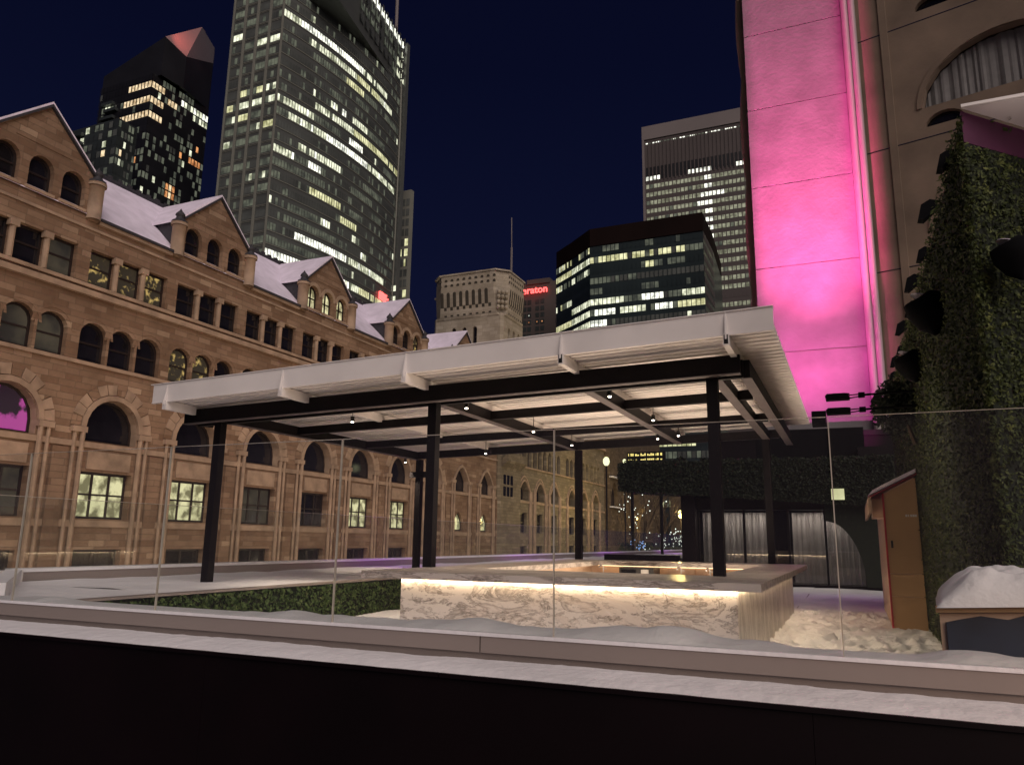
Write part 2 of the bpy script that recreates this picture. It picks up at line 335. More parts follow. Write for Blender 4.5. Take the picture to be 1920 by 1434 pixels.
# ------------------------------------------------------------------ walls with real openings
def arch_pts(a0, a1, z0, zs, z1, kind, n=9):
    """outline of an opening from lower left, up, over and down to lower right"""
    if kind == 'rect': return [(a0, z0), (a0, z1), (a1, z1), (a1, z0)]
    c = (a0+a1)/2; w = (a1-a0)/2; out = [(a0, z0)]
    for i in range(n+1):
        t = PI-PI*i/n
        if kind == 'round': out.append((c+w*math.cos(t), zs+(z1-zs)*math.sin(t)))
        else:
            x = math.cos(t); out.append((c+w*x, zs+(z1-zs)*(1-abs(x)**1.75)))
    out.append((a1, z0)); return out
def wall_row(mb, P, a0, a1, z0, z1, ops, mat, depth, rmat=None):
    """ops: list of (oa0, oa1, oz0, ozspring, oz1, kind)"""
    rmat = rmat or mat; cur = a0
    for (x0, x1, b, s, t, kd) in sorted(ops):
        if x0 > cur: mb.poly([P(cur, z0, 0), P(x0, z0, 0), P(x0, z1, 0), P(cur, z1, 0)], mat)
        if b > z0: mb.poly([P(x0, z0, 0), P(x1, z0, 0), P(x1, b, 0), P(x0, b, 0)], mat)
        o_ = arch_pts(x0, x1, b, s, t, kd)
        top = o_[1:-1]
        for (pa, pz), (qa, qz) in zip(top, top[1:]):
            if max(pz, qz) < z1 or kd != 'rect':
                mb.poly([P(pa, pz, 0), P(qa, qz, 0), P(qa, z1, 0), P(pa, z1, 0)], mat)
        lp = o_+[o_[0]]
        for (pa, pz), (qa, qz) in zip(lp, lp[1:]):
            mb.poly([P(pa, pz, 0), P(qa, qz, 0), P(qa, qz, depth), P(pa, pz, depth)], rmat)
        cur = x1
    if cur < a1: mb.poly([P(cur, z0, 0), P(a1, z0, 0), P(a1, z1, 0), P(cur, z1, 0)], mat)
_wc = {}
def window(parent, axis, a, z, depthpos, w, h, hs, kind, pane, bars=(1, 1), fr=.13):
    """a window set in an opening; (a,z) is the middle of its sill. Pane mesh with a frame as sub-part; repeats share meshes"""
    key = (axis, round(w, 2), round(h, 2), round(hs, 2), kind, pane, bars)
    def P(aa, zz, d): return (-d, aa, zz) if axis == 'Y' else (aa, d, zz)
    if key not in _wc:
        o_ = arch_pts(-w/2, w/2, 0, hs, h, kind)
        q = MB(); q.poly([P(x, y, 0) for x, y in o_], pane); pm = q.build('window')
        f = MB(); cz = h/2
        inn = [(x*(1-2*fr/w), cz+(y-cz)*(1-2*fr/h)) for x, y in o_]
        L = list(zip(o_, inn)); L.append(L[0])
        for (p, pi), (s_, si) in zip(L, L[1:]):
            f.poly([P(*p, -.06), P(*s_, -.06), P(*si, -.06), P(*pi, -.06)], 'frame')
            f.poly([P(*pi, -.06), P(*si, -.06), P(*si, .0), P(*pi, .0)], 'frame')
        def bar(x0, x1, y0, y1):
            if axis == 'Y': f.box(.01, .07, x0, x1, y0, y1, 'frame')
            else: f.box(x0, x1, -.07, -.01, y0, y1, 'frame')
        nv, nh = bars
        for i in range(nv):
            x = -w/2+w*(i+1)/(nv+1); bar(x-.065, x+.065, .03, h*(.97 if abs(x) < w*.2 else .8))
        for i in range(nh):
            y = h*(i+1)/(nh+1)*(1.04 if kind == 'rect' else .95); bar(-w/2+.04, w/2-.04, y-.05, y+.05)
        fm = f.build('frame'); _wc[key] = (pm, fm); a_, b_ = pm, fm
    else:
        a_ = _wc[key][0].copy(); b_ = _wc[key][1].copy(); C.objects.link(a_); C.objects.link(b_)
    a_.parent = parent; b_.parent = a_
    a_.location = (depthpos, a, z) if axis == 'Y' else (a, depthpos, z)
    return a_

# ================================================================== SETTING
g = MB(); g.poly([(-900, -60, -9.2), (900, -60, -9.2), (900, 1500, -9.2), (-900, 1500, -9.2)], 'asphalt'); tag(g.build('ground'), kind='structure')
g = MB(); g.box(-37.2, -32.5, -10, 190, -9.19, -9.05, 'snow'); tag(g.build('pavement'), kind='structure')
# podium that carries the terrace
g = MB(); g.box(-14.9, 30, 3.6, 95, -9.15, -1.75, 'curb'); tag(g.build('podium'), kind='structure')

def snow_sheet(name, x0, x1, y0, y1, z, dx, amp, sc, seed, extra=None, kind='structure', label=None):
    nx = max(2, int((x1-x0)/dx)); ny = max(2, int((y1-y0)/dx)); v = []; f = []
    for j in range(ny+1):
        for i in range(nx+1):
            x = x0+(x1-x0)*i/nx; y = y0+(y1-y0)*j/ny
            h = amp*noise.noise(Vector((x*sc, y*sc, seed)))+amp*.5*noise.noise(Vector((x*sc*2.7, y*sc*2.7, seed+9)))
            if extra: h += extra(x, y)
            v.append((x, y, z+h))
    for j in range(ny):
        for i in range(nx):
            a = j*(nx+1)+i; f.append((a, a+1, a+nx+2, a+nx+1))
    me = bpy.data.meshes.new(name); me.from_pydata(v, [], f); me.materials.append(M['snow'])
    me.polygons.foreach_set('use_smooth', [True]*len(f)); ob = bpy.data.objects.new(name, me); C.objects.link(ob)
    if kind: ob['kind'] = kind
    if label: ob['label'] = label
    return ob
prints = [(random.uniform(-1.5, 1.1), random.uniform(9, 21), random.uniform(.08, .16), random.uniform(.6, 1.5)) for _ in range(520)]
cellp = {}
for p in prints: cellp.setdefault((int(math.floor(p[0]*2)), int(math.floor(p[1]*2))), []).append(p)
def footprints(x, y):
    h = 0
    cx, cy = int(math.floor(x*2)), int(math.floor(y*2))
    for i in (-1, 0, 1):
        for j in (-1, 0, 1):
            for (px, py, r, s) in cellp.get((cx+i, cy+j), ()):
                d = ((x-px)**2+((y-py)*.6)**2)/(r*r)
                if d < 3: h += -.08*s*math.exp(-d*1.8)+.028*s*math.exp(-(d-1.4)**2*3)
    return h
snow_sheet('terrace_snow', -1.45, 1.9, 4.2, 34, -1.60, .055, .02, .9, 3.1, footprints)
snow_sheet('terrace_floor', -9.7, -1.45, 4.2, 34, -1.60, .35, .05, .5, 1.2)
# raised planting terrace under snow at the left
def pits(x, y): return -.02*max(0, noise.noise(Vector((x*3, y*3, 4)))-.45)*6
rt_s = snow_sheet('raised_snow_bed', -14.42, -9.72, 9.6, 95, -.92, .22, .045, .55, 7.7, pits)
# near triangle of the bed, cut off by the skewed end board
v = [(-14.42, 9.6, -.915), (-9.72, 9.6, -.915), (-9.72, 4.3, -.915), (-10.1, 4.3, -.93), (-10.9, 7.0, -.93)]
g = MB(); g.prism([(a, b, -1.0) for a, b, c in v], (0, 0, .085), 'snow'); g.build('raised_snow_bed_near')['kind'] = 'structure'
g = MB(); g.box(-14.42, -9.72, 9.6, 95, -1.72, -1.0, 'curb'); g.prism([(a, b, -1.72) for a, b, c in v], (0, 0, .70), 'curb'); tag(g.build('terrace_step'), kind='structure')

# ================================================================== LOW HEDGE under the raised bed
def leaf_mesh(mb, n, sampler, size, mat, jitter=1.0):
    for _ in range(n):
        p, nrm = sampler(); p = Vector(p); nrm = Vector(nrm)
        d = (nrm+Vector((random.uniform(-1, 1), random.uniform(-1, 1), random.uniform(-1, 1)))*jitter).normalized()
        a = d.cross(Vector((random.uniform(-1, 1), random.uniform(-1, 1), random.uniform(-1, 1)))).normalized(); b = d.cross(a)
        s = size*random.uniform(.6, 1.3)
        mb.poly([p-a*s, p+b*s*.5, p+a*s, p-b*s*.5], mat)
h = thing('hedge', 'long low clipped green hedge face below the raised snow bed, left of the bar', 'hedge')
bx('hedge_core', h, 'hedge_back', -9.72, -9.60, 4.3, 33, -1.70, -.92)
q = MB()
def smp():
    y = 4.3+28.0*random.random()**1.35; return ((-9.60+random.uniform(-.01, .06), y, random.uniform(-1.66, -.93)), (1, 0, .25))
leaf_mesh(q, 15000, smp, .045, 'lowhedge', .9); q.build('foliage', h)
bx('coping', h, 'curb', -9.76, -9.55, 4.3, 33, -.905, -.872)

# ================================================================== FRONT PARAPET
p = thing('parapet', 'grey clad parapet with snowy ledge and near black wall running across the foreground', 'parapet')
x = -9.0; joints = [-9.0, -5.9, -1.9, 1.9, 6.0]
for a, b in zip(joints, joints[1:]): bx('cladding_panel', p, 'curb', a+.004, b-.004, 3.945, 4.12, -.60, -.515)
bx('parapet_core', p, 'curb', -9, 6, 3.97, 4.2, -1.72, -.53)
bx('wall_core', p, 'matte', -9, 6, 3.53, 3.93, -2.4, -.665)
for a, b in zip([-9, -6.2, -3.4, -.2, 2.3, 6], [-6.2, -3.4, -.2, 2.3, 6]): bx('dark_wall', p, 'darkwall', a+.001, b-.001, 3.50, 3.527, -2.4, -.662)
for a, b in zip(joints, joints[1:]): bx('ledge_board', p, 'darkwall', a+.003, b-.003, 3.485, 3.935, -.66, -.640)
def lump_ridge(name, parent, x0, x1, y0, y1, z, fn, mat='snow', dx=.04, ny=10):
    v = []; f = []; nx = int((x1-x0)/dx)
    for i in range(nx+1):
        xx = x0+(x1-x0)*i/nx
        for j in range(ny+1):
            t = j/ny; yy = y0+(y1-y0)*t; prof = math.sin(PI*t)**.6 if 0 < t < 1 else 0
            hh = fn(xx, t)*prof
            v.append((xx, yy+.012*noise.noise(Vector((xx*6, t*3, 2))), z+hh))
    for i in range(nx):
        for j in range(ny):
            a = i*(ny+1)+j; f.append((a, a+ny+1, a+ny+2, a+1))
    me = bpy.data.meshes.new(name); me.from_pydata(v, [], f); me.materials.append(M[mat]); me.polygons.foreach_set('use_smooth', [True]*len(f))
    ob = bpy.data.objects.new(name, me); C.objects.link(ob); ob.parent = parent; return ob
def ledge(x, t): return .028+.011*noise.noise(Vector((x*1.5, t*2, 5)))+.007*noise.noise(Vector((x*9, t*6, 1)))+.004*noise.noise(Vector((x*24, t*14, 3)))
lump_ridge('ledge_snow', p, -9, 6, 3.50, 3.944, -.641, ledge)
def ridge(x, t):
    b = noise.noise(Vector((x*1.7, 3.3, t*.6))); c = noise.noise(Vector((x*4.7, 8.3, t*1.1)))
    d = noise.noise(Vector((x*11, 2.3, t*2.5)))
    return max(.022, .050+.055*b+.026*c+.008*d + (max(-.034, .02-.05*(-1.9-x)) if x < -1.9 else (.02 if x < -1.1 else max(-.022, .02-.07*(x+1.1)))))
lump_ridge('curb_snow', p, -9, 6, 3.99, 4.45, -.531, ridge)
bx('snow_lip', p, 'snow', -9, 6, 3.938, 4.0, -.514, -.497)

# ================================================================== NEAR GLASS FENCE
f = thing('glass_fence', 'frameless clear glass windbreak standing on the near parapet', 'glass fence')
us = [-2.19, -1.825, -1.4605, -1.0938, -.730, -.3745, -.0205, .345, .71]
for a, b in zip(us, us[1:]):
    x0, x1 = a*3.96+.006, b*3.96-.006
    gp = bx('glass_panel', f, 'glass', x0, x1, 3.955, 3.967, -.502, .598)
    e1 = bx('polished_edge', gp, 'glass_edge', x0-.0055, x0-.0005, 3.953, 3.969, -.502, .597)
    e2 = bx('polished_edge', gp, 'glass_edge', x0, x1, 3.953, 3.969, .5985, .6005)

# ================================================================== FAR GLASS FENCE on snow-topped upstand
u = thing('terrace_upstand', 'low snow covered upstand along the far left edge of the terrace', 'kerb wall')
bx('upstand_wall', u, 'curb', -14.9, -14.45, 10.0, 82, -1.74, -.735)
def cap(x, t): return 0
q = MB(); q.box(-14.92, -14.43, 10.0, 82, -.733, -.675, 'snow'); q.build('snow_cap', u)
bx('end_board', u, 'white_paint', -14.5, -14.38, 9.6, 10.0, -1.1, -.69)
q = MB(); q.prism([(-14.5, 9.75, -1.05), (-14.40, 9.98, -1.05), (-10.75, 7.25, -1.05), (-10.85, 7.0, -1.05)], (0, 0, .37), 'snow'); q.build('end_board', u)
f2 = thing('glass_railing', 'far clear glass railing above the terrace upstand facing the stone station', 'glass fence')
y = 5.2
while y < 80:
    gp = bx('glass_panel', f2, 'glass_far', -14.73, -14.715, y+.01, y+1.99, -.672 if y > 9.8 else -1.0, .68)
    if y < 40: bx('polished_edge', gp, 'glass_edge', -14.732, -14.712, y+.01, y+1.99, .6805, .692)
    y += 2.0
w = thing('timber_planter', 'brown timber planter end at the far left of the snow bed', 'planter')
for i in range(4): bx('board', w, 'wood_brown', -15.6, -11.2, 6.62, 6.7, -1.6+i*.23, -1.38+i*.23)
bx('planter_rim', w, 'snow', -15.6, -11.2, 6.55, 6.95, -.68, -.655)

# ================================================================== BAR
bar = thing('outdoor_bar', 'rectangular veined marble bar lit by warm strips under its stone top', 'bar counter')
BX0, BX1, BY0, BY1 = -6.37, -1.41, 10.42, 19.95
CX0, CX1, CY0, CY1 = -6.88, -1.08, 10.10, 20.3
def pan(name, x0, x1, y0, y1, seed):
    q = MB(); q.box(x0, x1, y0, y1, -1.62, -.590, 'marble_side' if seed == 2 else 'marble'); return q.build(name, bar)
pan('front_panel', BX0, -3.95, BY0, BY0+.04, 1); pan('front_panel', -3.947, BX1, BY0, BY0+.04, 1)
for a, b in ((BY0+.04, 13.4), (13.403, 16.6), (16.603, BY1)): pan('side_panel', BX1-.04, BX1, a, b, 2); pan('side_panel', BX0, BX0+.04, a, b, 2)
pan('back_panel', BX0+.04, BX1-.04, BY1-.04, BY1, 3)
IX0, IX1, IY0, IY1 = -5.85, -1.98, 12.15, 18.9
for nm, b in (('front', (CX0, CX1, CY0, IY0)), ('back', (CX0, CX1, IY1, CY1)), ('left', (CX0, IX0, IY0+.003, IY1-.003)), ('right', (IX1, CX1, IY0+.003, IY1-.003))):
    bx('counter_top', bar, 'marble_top', *b, -.588, -.488)
# inner linings, set back under the slab
bx('inner_lining', bar, 'warmwood', IX0-.3, IX1+.3, IY1+.30, IY1+.33, -1.5, -.592)
bx('inner_lining', bar, 'warmwood', IX1+.30, IX1+.33, IY0, IY1+.29, -1.5, -.592)
bx('inner_lining', bar, 'warmwood', IX0-.33, IX0-.30, IY0, IY1+.29, -1.5, -.592)
# LED strips under the overhang
for b in ((BX0-.02, BX1+.03, BY0-.045, BY0-.022), (BX1+.022, BX1+.045, BY0-.04, BY1), (BX0-.045, BX0-.022, BY0-.04, BY1), (BX0, BX1, BY1+.022, BY1+.045)):
    bx('light_strip', bar, 'led', *b, -.602, -.5895)
bx('light_strip', bar, 'led_in', IX0-.1, IX1+.1, IY1+.20, IY1+.23, -.603, -.592)
bx('light_strip', bar, 'led_in', -5.75, -5.22, IY1+.1, IY1+.13, -.885, -.873)
bx('light_strip', bar, 'led_in', IX1+.2, IX1+.23, IY0+.3, IY1-.3, -.603, -.592)
bx('back_shelf', bar, 'marble_top', IX0, IX1, IY1-.55, IY1+.29, -.93, -.90)
for x0, x1 in ((-4.22, -3.55), (-3.5, -2.9), (-2.85, -2.3)): bx('back_cabinet', bar, 'warmwood', x0, x1, IY1+.22, IY1+.295, -.898, -.606)
t = thing('fridge', 'black fridge cabinet with control box inside the bar opening', 'fridge')
bx('cabinet', t, 'appl', -5.15, -4.33, 18.2, 18.85, -1.5, -.605); bx('control_box', t, 'steel', -4.62, -4.44, 18.17, 18.199, -.74, -.64)
bx('grille', t, 'matte', -5.1, -4.75, 18.185, 18.199, -.8, -.65)
for i, (xx, yy, lab) in enumerate(((-3.05, 18.3, 'nearest the right front post'), (-3.75, 18.5, 'just right of the black fridge'), (-5.6, 18.4, 'left of the black fridge'))):
    t = thing('bar_tap', 'small chrome tap inside the bar opening, %s' % lab, 'tap', 'chrome taps in the bar')
    q = MB(); q.tube([(xx, yy, -.90), (xx, yy, -.60), (xx-.05, yy-.08, -.57), (xx-.06, yy-.16, -.62)], .018, 'steel'); q.build('spout', t)
    bx('handle', t, 'steel', xx+.02, xx+.08, yy-.012, yy+.012, -.66, -.64)

# ================================================================== PERGOLA
pg = thing('pergola', 'black steel pergola with white corrugated canopy sloping over the marble bar', 'pergola')
def fz(x): return 2.535+.0235*(x+1.4)         # underside of the black frame
def slx(name, x0, x1, y0, y1, dz0, dz1, mat, par=pg):
    q = MB(); q.prism([(x0, y0, fz(x0)+dz0), (x1, y0, fz(x1)+dz0), (x1, y0, fz(x1)+dz1), (x0, y0, fz(x0)+dz1)], (0, y1-y0, 0), mat); return q.build(name, par)
FX0, FX1 = -12.67, -1.42
slx('front_beam', FX0, FX1, 11.84, 11.94, .0, .285, 'black_metal'); slx('front_beam', FX0+.002, FX1-.002, 12.22, 12.32, .0, .285, 'black_metal')
fl = slx('beam_flange', FX0, FX1, 11.80, 11.96, -.014, -.001, 'beam_under')
for yy in (14.4, 17.2): slx('cross_beam', FX0+.8, FX1-.11, yy, yy+.12, .045, .22, 'black_metal')
slx('back_beam', FX0+.8, FX1-.11, 19.95, 20.07, .03, .24, 'black_metal')
def yb(x0, x1, y0, y1, d0, d1, nm='long_beam'):
    bx(nm, pg, 'black_metal', x0, x1, y0, y1, fz(x0)+d0, fz(x0)+d1); bx('beam_flange', pg, 'beam_under', x0-.025, x1+.025, y0, y1, fz(x0)+d0-.014, fz(x0)+d0-.001)
for x0 in (-11.92, -6.92, -4.05, -1.90): yb(x0, x0+.12, 12.33, 19.94, .02, .24)
yb(-1.45, -1.33, 12.33, 21.4, .02, .30, 'side_beam')
bx('side_beam', pg, 'black_metal', -12.60, -12.5, 12.33, 12.5, fz(-12.6), fz(-12.6)+.28)
# posts
for xx in (-11.86, -6.82, -1.87):
    zb = -.93 if xx < -10 else -.488
    for yy in (11.95, 20.08):
        t = bx('post', pg, 'black_metal', xx-.085, xx+.085, yy-.085+.10, yy+.085+.10, zb if yy < 15 or xx < -10 else -.488, fz(xx)+.03)
bx('junction_box', pg, 'matte', -.78, -.44, 20.6, 21.0, 2.92, 3.28)
bx('speaker_bracket', pg, 'black_metal', -12.12, -11.4, 20.05, 20.15, 1.78, 1.95)
# roof sheets: corrugated along X, ribs repeat along Y
def rz(x): return 2.985+.0315*(x+.84)
RX0, RX1, RY0, RY1 = -12.78, -.84, 11.12, 20.9
q = MB(); per = .235; ny = int((RY1-RY0)/per)
pro = []
for i in range(ny):
    y0 = RY0+i*per; pro += [(y0, 0), (y0+per*.42, 0), (y0+per*.5, .06), (y0+per*.92, .06)]
pro.append((RY0+ny*per, 0))
for (ya, za), (yb_, zb) in zip(pro, pro[1:]):
    q.poly([(RX0, ya, rz(RX0)+za), (RX1, ya, rz(RX1)+za), (RX1, yb_, rz(RX1)+zb), (RX0, yb_, rz(RX0)+zb)], 'white_paint')
    q.poly([(RX0, ya, rz(RX0)+za+.012), (RX1, ya, rz(RX1)+za+.012), (RX1, yb_, rz(RX1)+zb+.012), (RX0, yb_, rz(RX0)+zb+.012)], 'white_paint')
    for X_ in (RX0, RX1): q.poly([(X_, ya, rz(X_)+za), (X_, yb_, rz(X_)+zb), (X_, yb_, rz(X_)+zb+.012), (X_, ya, rz(X_)+za+.012)], 'white_paint')
cs = q.build('corrugated_canopy', pg)
q = MB()
q.prism([(RX0, RY0-.03, rz(RX0)-.02), (RX1, RY0-.03, rz(RX1)-.02), (RX1, RY0-.03, rz(RX1)+.315), (RX0, RY0-.03, rz(RX0)+.345)], (0, .025, 0), 'white_paint')
q.prism([(RX0-.06, RY0-.05, rz(RX0)+.345), (RX1, RY0-.05, rz(RX1)+.315), (RX1, RY0-.05, rz(RX1)+.33), (RX0-.06, RY0-.05, rz(RX0)+.36)], (0, .16, 0), 'white_paint')
q.prism([(RX0, RY0-.045, rz(RX0)-.035), (RX1, RY0-.045, rz(RX1)-.035), (RX1, RY0-.045, rz(RX1)-.021), (RX0, RY0-.045, rz(RX0)-.021)], (0, .07, 0), 'white_paint')
q.build('fascia', pg)
bx('roof_snow', pg, 'roof_snow', RX0+.2, RX1-.1, RY0+.02, RY0+.1, rz(RX0)+.1, rz(RX0)+.2) if False else None
for xx in (-12.40, -9.52, -6.88, -4.03, -1.50):
    z = rz(xx)
    q = MB(); q.box(xx-.045, xx+.045, RY0-.075, RY1-.2, z-.185, z-.012, 'white_paint'); jo = q.build('joist', pg)
    q = MB()
    q.prism([(xx-.012, RY0-.034, z+.33), (xx-.012, RY0-.10, z-.01), (xx-.012, RY0-.10, z-.10), (xx-.012, RY0-.034, z-.02)], (.024, 0, 0), 'white_paint')
    q.build('bracket', jo)
    if xx > -5: q = MB(); q.box(xx-.03, xx+.03, RY0-.079, RY0-.076, z-.165, z-.03, 'appl'); q.build('end_plate', jo)
for i, xx in enumerate((-12.78+.35,)): pass
# little spotlights hung from the frame
sps = [(-9.2, 12.9), (-6.4, 12.5), (-3.68, 12.0+.55), (-3.6, 15.4), (-6.4, 15.8), (-4.16, 18.2), (-3.6, 17.9), (-6.4, 18.4), (-9.1, 19.0), (-12.2, 19.9)]
nth = ['leftmost of the two nearest the front beam', 'under the front beam left of centre', 'nearest the front beam at the right', 'right of centre in the middle row', 'left of centre in the middle row',
       'lower left one of the close pair at the back right', 'upper right one of the close pair at the back right', 'in the back row beside the central rear post', 'in the back row left of centre', 'far left back corner under the canopy']
for i, (xx, yy) in enumerate(sps):
    zt = fz(xx)+.20; z0 = zt-.22
    t = thing('spotlight', 'small round lit canopy spotlight, %s' % nth[i], 'spotlight', 'canopy spotlights')
    q = MB(); q.tube([(xx, yy, z0+.02), (xx, yy, z0+.34)], .009, 'appl', 6); q.build('drop_rod', t)
    q = MB(); q.tube([(xx, yy, z0-.03), (xx, yy, z0+.075)], .04, 'appl', 12); q.build('housing', t)
    q = MB(); q.tube([(xx, yy, z0-.047), (xx, yy, z0-.031)], .027, 'bulb', 12); q.build('lens', t)
    spot('canopy_spot_light', (xx, yy, z0-.07), (xx, yy-.1, -1), (105 if xx > -5 else 130) if xx > -9 else 270, (1, .80, .60), 85, .7, .04)

# ================================================================== STATION
D = 37.0; PB = .1615*D
st = thing('railway_station', 'long orange brown stone station with gabled dormers and rows of arched windows', 'station')
def PS(a, z, d): return (-D-d, a, z)
mb = MB()
U = lambda v: v*D
A0, A1 = U(.802-.1615*2.5), U(2.168)
rows = {'base': (-.25, -.072), 'basement': (-.072, -.0), 'lower': (0, .105), 'big': (.105, .232), 'small': (.232, .338), 'square': (.338, .457)}
ks = list(range(-2, 9))
opsB, opsL, opsG, opsS, opsQ = [], [], [], [], []
winspec = []
lit_lower = {-1: 'win_blind', 0: 'win_lit', 1: 'win_lit', 2: 'win_blind', 3: 'dark_win', 4: 'win_lit', 5: 'win_lit', 6: 'win_blind'}
for k in ks:
    c = U(.802+.1615*k)
    def add(lst, cc, w, b, s, t, kd, pane, bars, dp):
        x0, x1 = cc-U(w)/2, cc+U(w)/2
        if x1 > A1-.2: return
        lst.append((x0, x1, U(b), U(s), U(t), kd)); winspec.append((cc, U(b), dp, U(w), U(t-b), U(s-b), kd, pane, bars))
    if k < 7:
        add(opsL, c, .086, .0205, .087, .087, 'rect', lit_lower.get(k, 'dark_win'), (2, 1), .55)
        add(opsB, c, .078, -.060, -.0225, -.0225, 'rect', 'dark_win', (1, 0), .5)
        add(opsG, c-.002, .0885, .130, .1495, .1935, 'round', 'win_pink' if k == -1 else 'dark_win', (0, 0), .6)
    else:
        add(opsL, c-.4, .052, .022, .045, .073, 'pointed', 'win_lit', (0, 0), .35)
        add(opsB, c-.4, .060, -.060, .008, .008, 'rect', 'dark_win', (1, 1), .3)
        add(opsG, c-.002, .080, .130, .160, .1965, 'pointed', 'dark_win', (0, 0), .6)
    for j in (-1, 0, 1):
        sp_ = 'dark_win'
        if (k, j) in ((-1, 0), (-1, 1), ): sp_ = 'win_blind'
        if (k, j) in ((1, -1), (1, 0)): sp_ = 'win_gold'
        add(opsS, c+U(.0487)*j, .0445, .2435, .2815, .302, 'round', sp_, (0, 1), .42)
        sq = 'dark_win'
        if (k, j) in ((0, -1), (0, 0), (0, 1), (-1, 1)): sq = 'win_gold' if k == 0 else 'win_blind'
        add(opsQ, c+U(.0487)*j, .0425, .3575, .4095, .4095, 'rect', sq, (0, 1), .42)
mb.poly([PS(A0, U(-.25), 0), PS(A1, U(-.25), 0), PS(A1, U(-.072), 0), PS(A0, U(-.072), 0)], 'stone')
wall_row(mb, PS, A0, A1, U(-.072), 0, opsB if False else [x for x in opsB if x[4] <= .02], 'stone', .5)
wall_row(mb, PS, A0, A1, 0, U(.105), opsL, 'stone', .55)
wall_row(mb, PS, A0, A1, U(.105), U(.232), opsG, 'stone', .6, 'stone_trim')
wall_row(mb, PS, A0, A1, U(.232), U(.338), opsS, 'stone', .42)
wall_row(mb, PS, A0, A1, U(.338), U(.457), opsQ, 'stone', .42)
mb.poly([PS(A0, U(-.25), .0), PS(A0, U(-.25), 8), PS(A0, U(.457), 8), PS(A0, U(.457), 0)], 'stone')
mb.build('wall', st)
# gables
gk = [k for k in ks if k % 2]
ridge_z, set_back = 22.05, 5.1
for k in gk:
    c = U(.802+.1615*k)+.05
    hw = U(.083)
    wl = MB(); zE, zS, zA = U(.457), U(.513), U(.5885)
    def PG(a, z, d): return (-D+.06-d, a, z)
    ops = []
    for j, wd in ((-1, .036), (0, .036), (1, .036)):
        cc = c+U(.0490)*j; ops.append((cc-U(wd)/2, cc+U(wd)/2, U(.463), U(.494), U(.5125), 'round'))
        pane = 'win_lit' if k == 3 else ('dark_win' if k != 5 or j < 1 else 'win_gold')
        winspec.append((cc, U(.463), .36, U(wd), U(.0495), U(.031), 'round', pane, (1 if k == 3 else 0, 1)))
    wall_row(wl, PG, c-hw, c+hw, zE, U(.517), ops, 'stone', .36)
    wl.poly([PG(c-hw, U(.517), 0), PG(c+hw, U(.517), 0), PG(c, zA, 0)], 'stone')
    wl.poly([PG(c-hw, zE, 0), PG(c-hw, U(.517), 0), PG(c-hw, U(.517), 3.0), PG(c-hw, zE, 3.0)], 'slate')
    wl.poly([PG(c+hw, zE, 0), PG(c+hw, U(.517), 0), PG(c+hw, U(.517), 3.0), PG(c+hw, zE, 3.0)], 'slate')
    gb = wl.build('gable', st)
    # snow covered gable roof running back to the main roof
    q = MB()
    for s in (-1, 1):
        e0 = Vector((-D+.2, c+s*(hw+.22), U(.5115))); a0 = Vector((-D+.2, c, zA+.14))
        e1 = Vector((-D-3.0, c+s*(hw+.22), U(.5115))); a1 = Vector((-D-5.2, c, zA+.14))
        q.prism([e0, a0, a1, e1], (0, 0, .14), 'roof_snow')
        q.prism([e0+Vector((.03, 0, -.16)), a0+Vector((.03, 0, -.16)), a0+Vector((-.3, 0, -.16)), e0+Vector((-.3, 0, -.16))], (0, 0, .158), 'slate')
    q.build('gable_roof', gb)
    
    q = MB(); q.prism([(-D+.062, c-1.55, U(.527)), (-D+.062, c+1.55, U(.527)), (-D+.062, c, U(.572))], (.035, 0, 0), 'stone'); q.build('carved_panel', gb)
    for j in (-1, 0, 1):
        cc = c+U(.0490)*j; q = MB(); w_ = U(.036)/2
        if k < 3: q.box(-D+.061, -D+.17, cc-w_-.12, cc+w_+.12, U(.463)-.16, U(.463)-.01, 'stone_trim'); q.build('window_sill', gb); continue
        pts = [(cc+(w_+.0)*math.cos(t), U(.494)+(U(.0185))*math.sin(t)) for t in (PI-PI*i/10 for i in range(11))]
        pto = [(cc+(w_+.28)*math.cos(t), U(.494)+(U(.0185)+.28)*math.sin(t)) for t in (PI-PI*i/10 for i in range(11))]
        for (a, b) in zip(range(10), range(1, 11)):
            q.prism([(-D+.061, *pts[a]), (-D+.061, *pts[b]), (-D+.061, *pto[b]), (-D+.061, *pto[a])], (.06, 0, 0), 'stone_trim')
        q.build('window_surround', gb); q = MB(); q.box(-D+.061, -D+.17, cc-w_-.12, cc+w_+.12, U(.463)-.16, U(.463)-.01, 'stone_trim'); q.build('window_sill', gb)
    # corner turrets with dark urn finials
    for s in (-1, 1):
        tx, ty = -D+.1, c+s*(hw+.02)
        q = MB(); q.tube([(tx, ty, U(.452)), (tx, ty, U(.504))], .40, 'stone_trim', 12); q.tube([(tx, ty, U(.504)), (tx, ty, U(.509))], .5, 'stone_trim', 12); tt = q.build('turret', gb, True)
        q = MB(); zz = U(.509); q.tube([(tx, ty, zz+d_) for d_ in (0, .12, .2, .45, .5, .62, .8, .95)], [.5, .46, .30, .20, .30, .26, .1, .02], 'slate', 12); q.build('finial', tt, True)
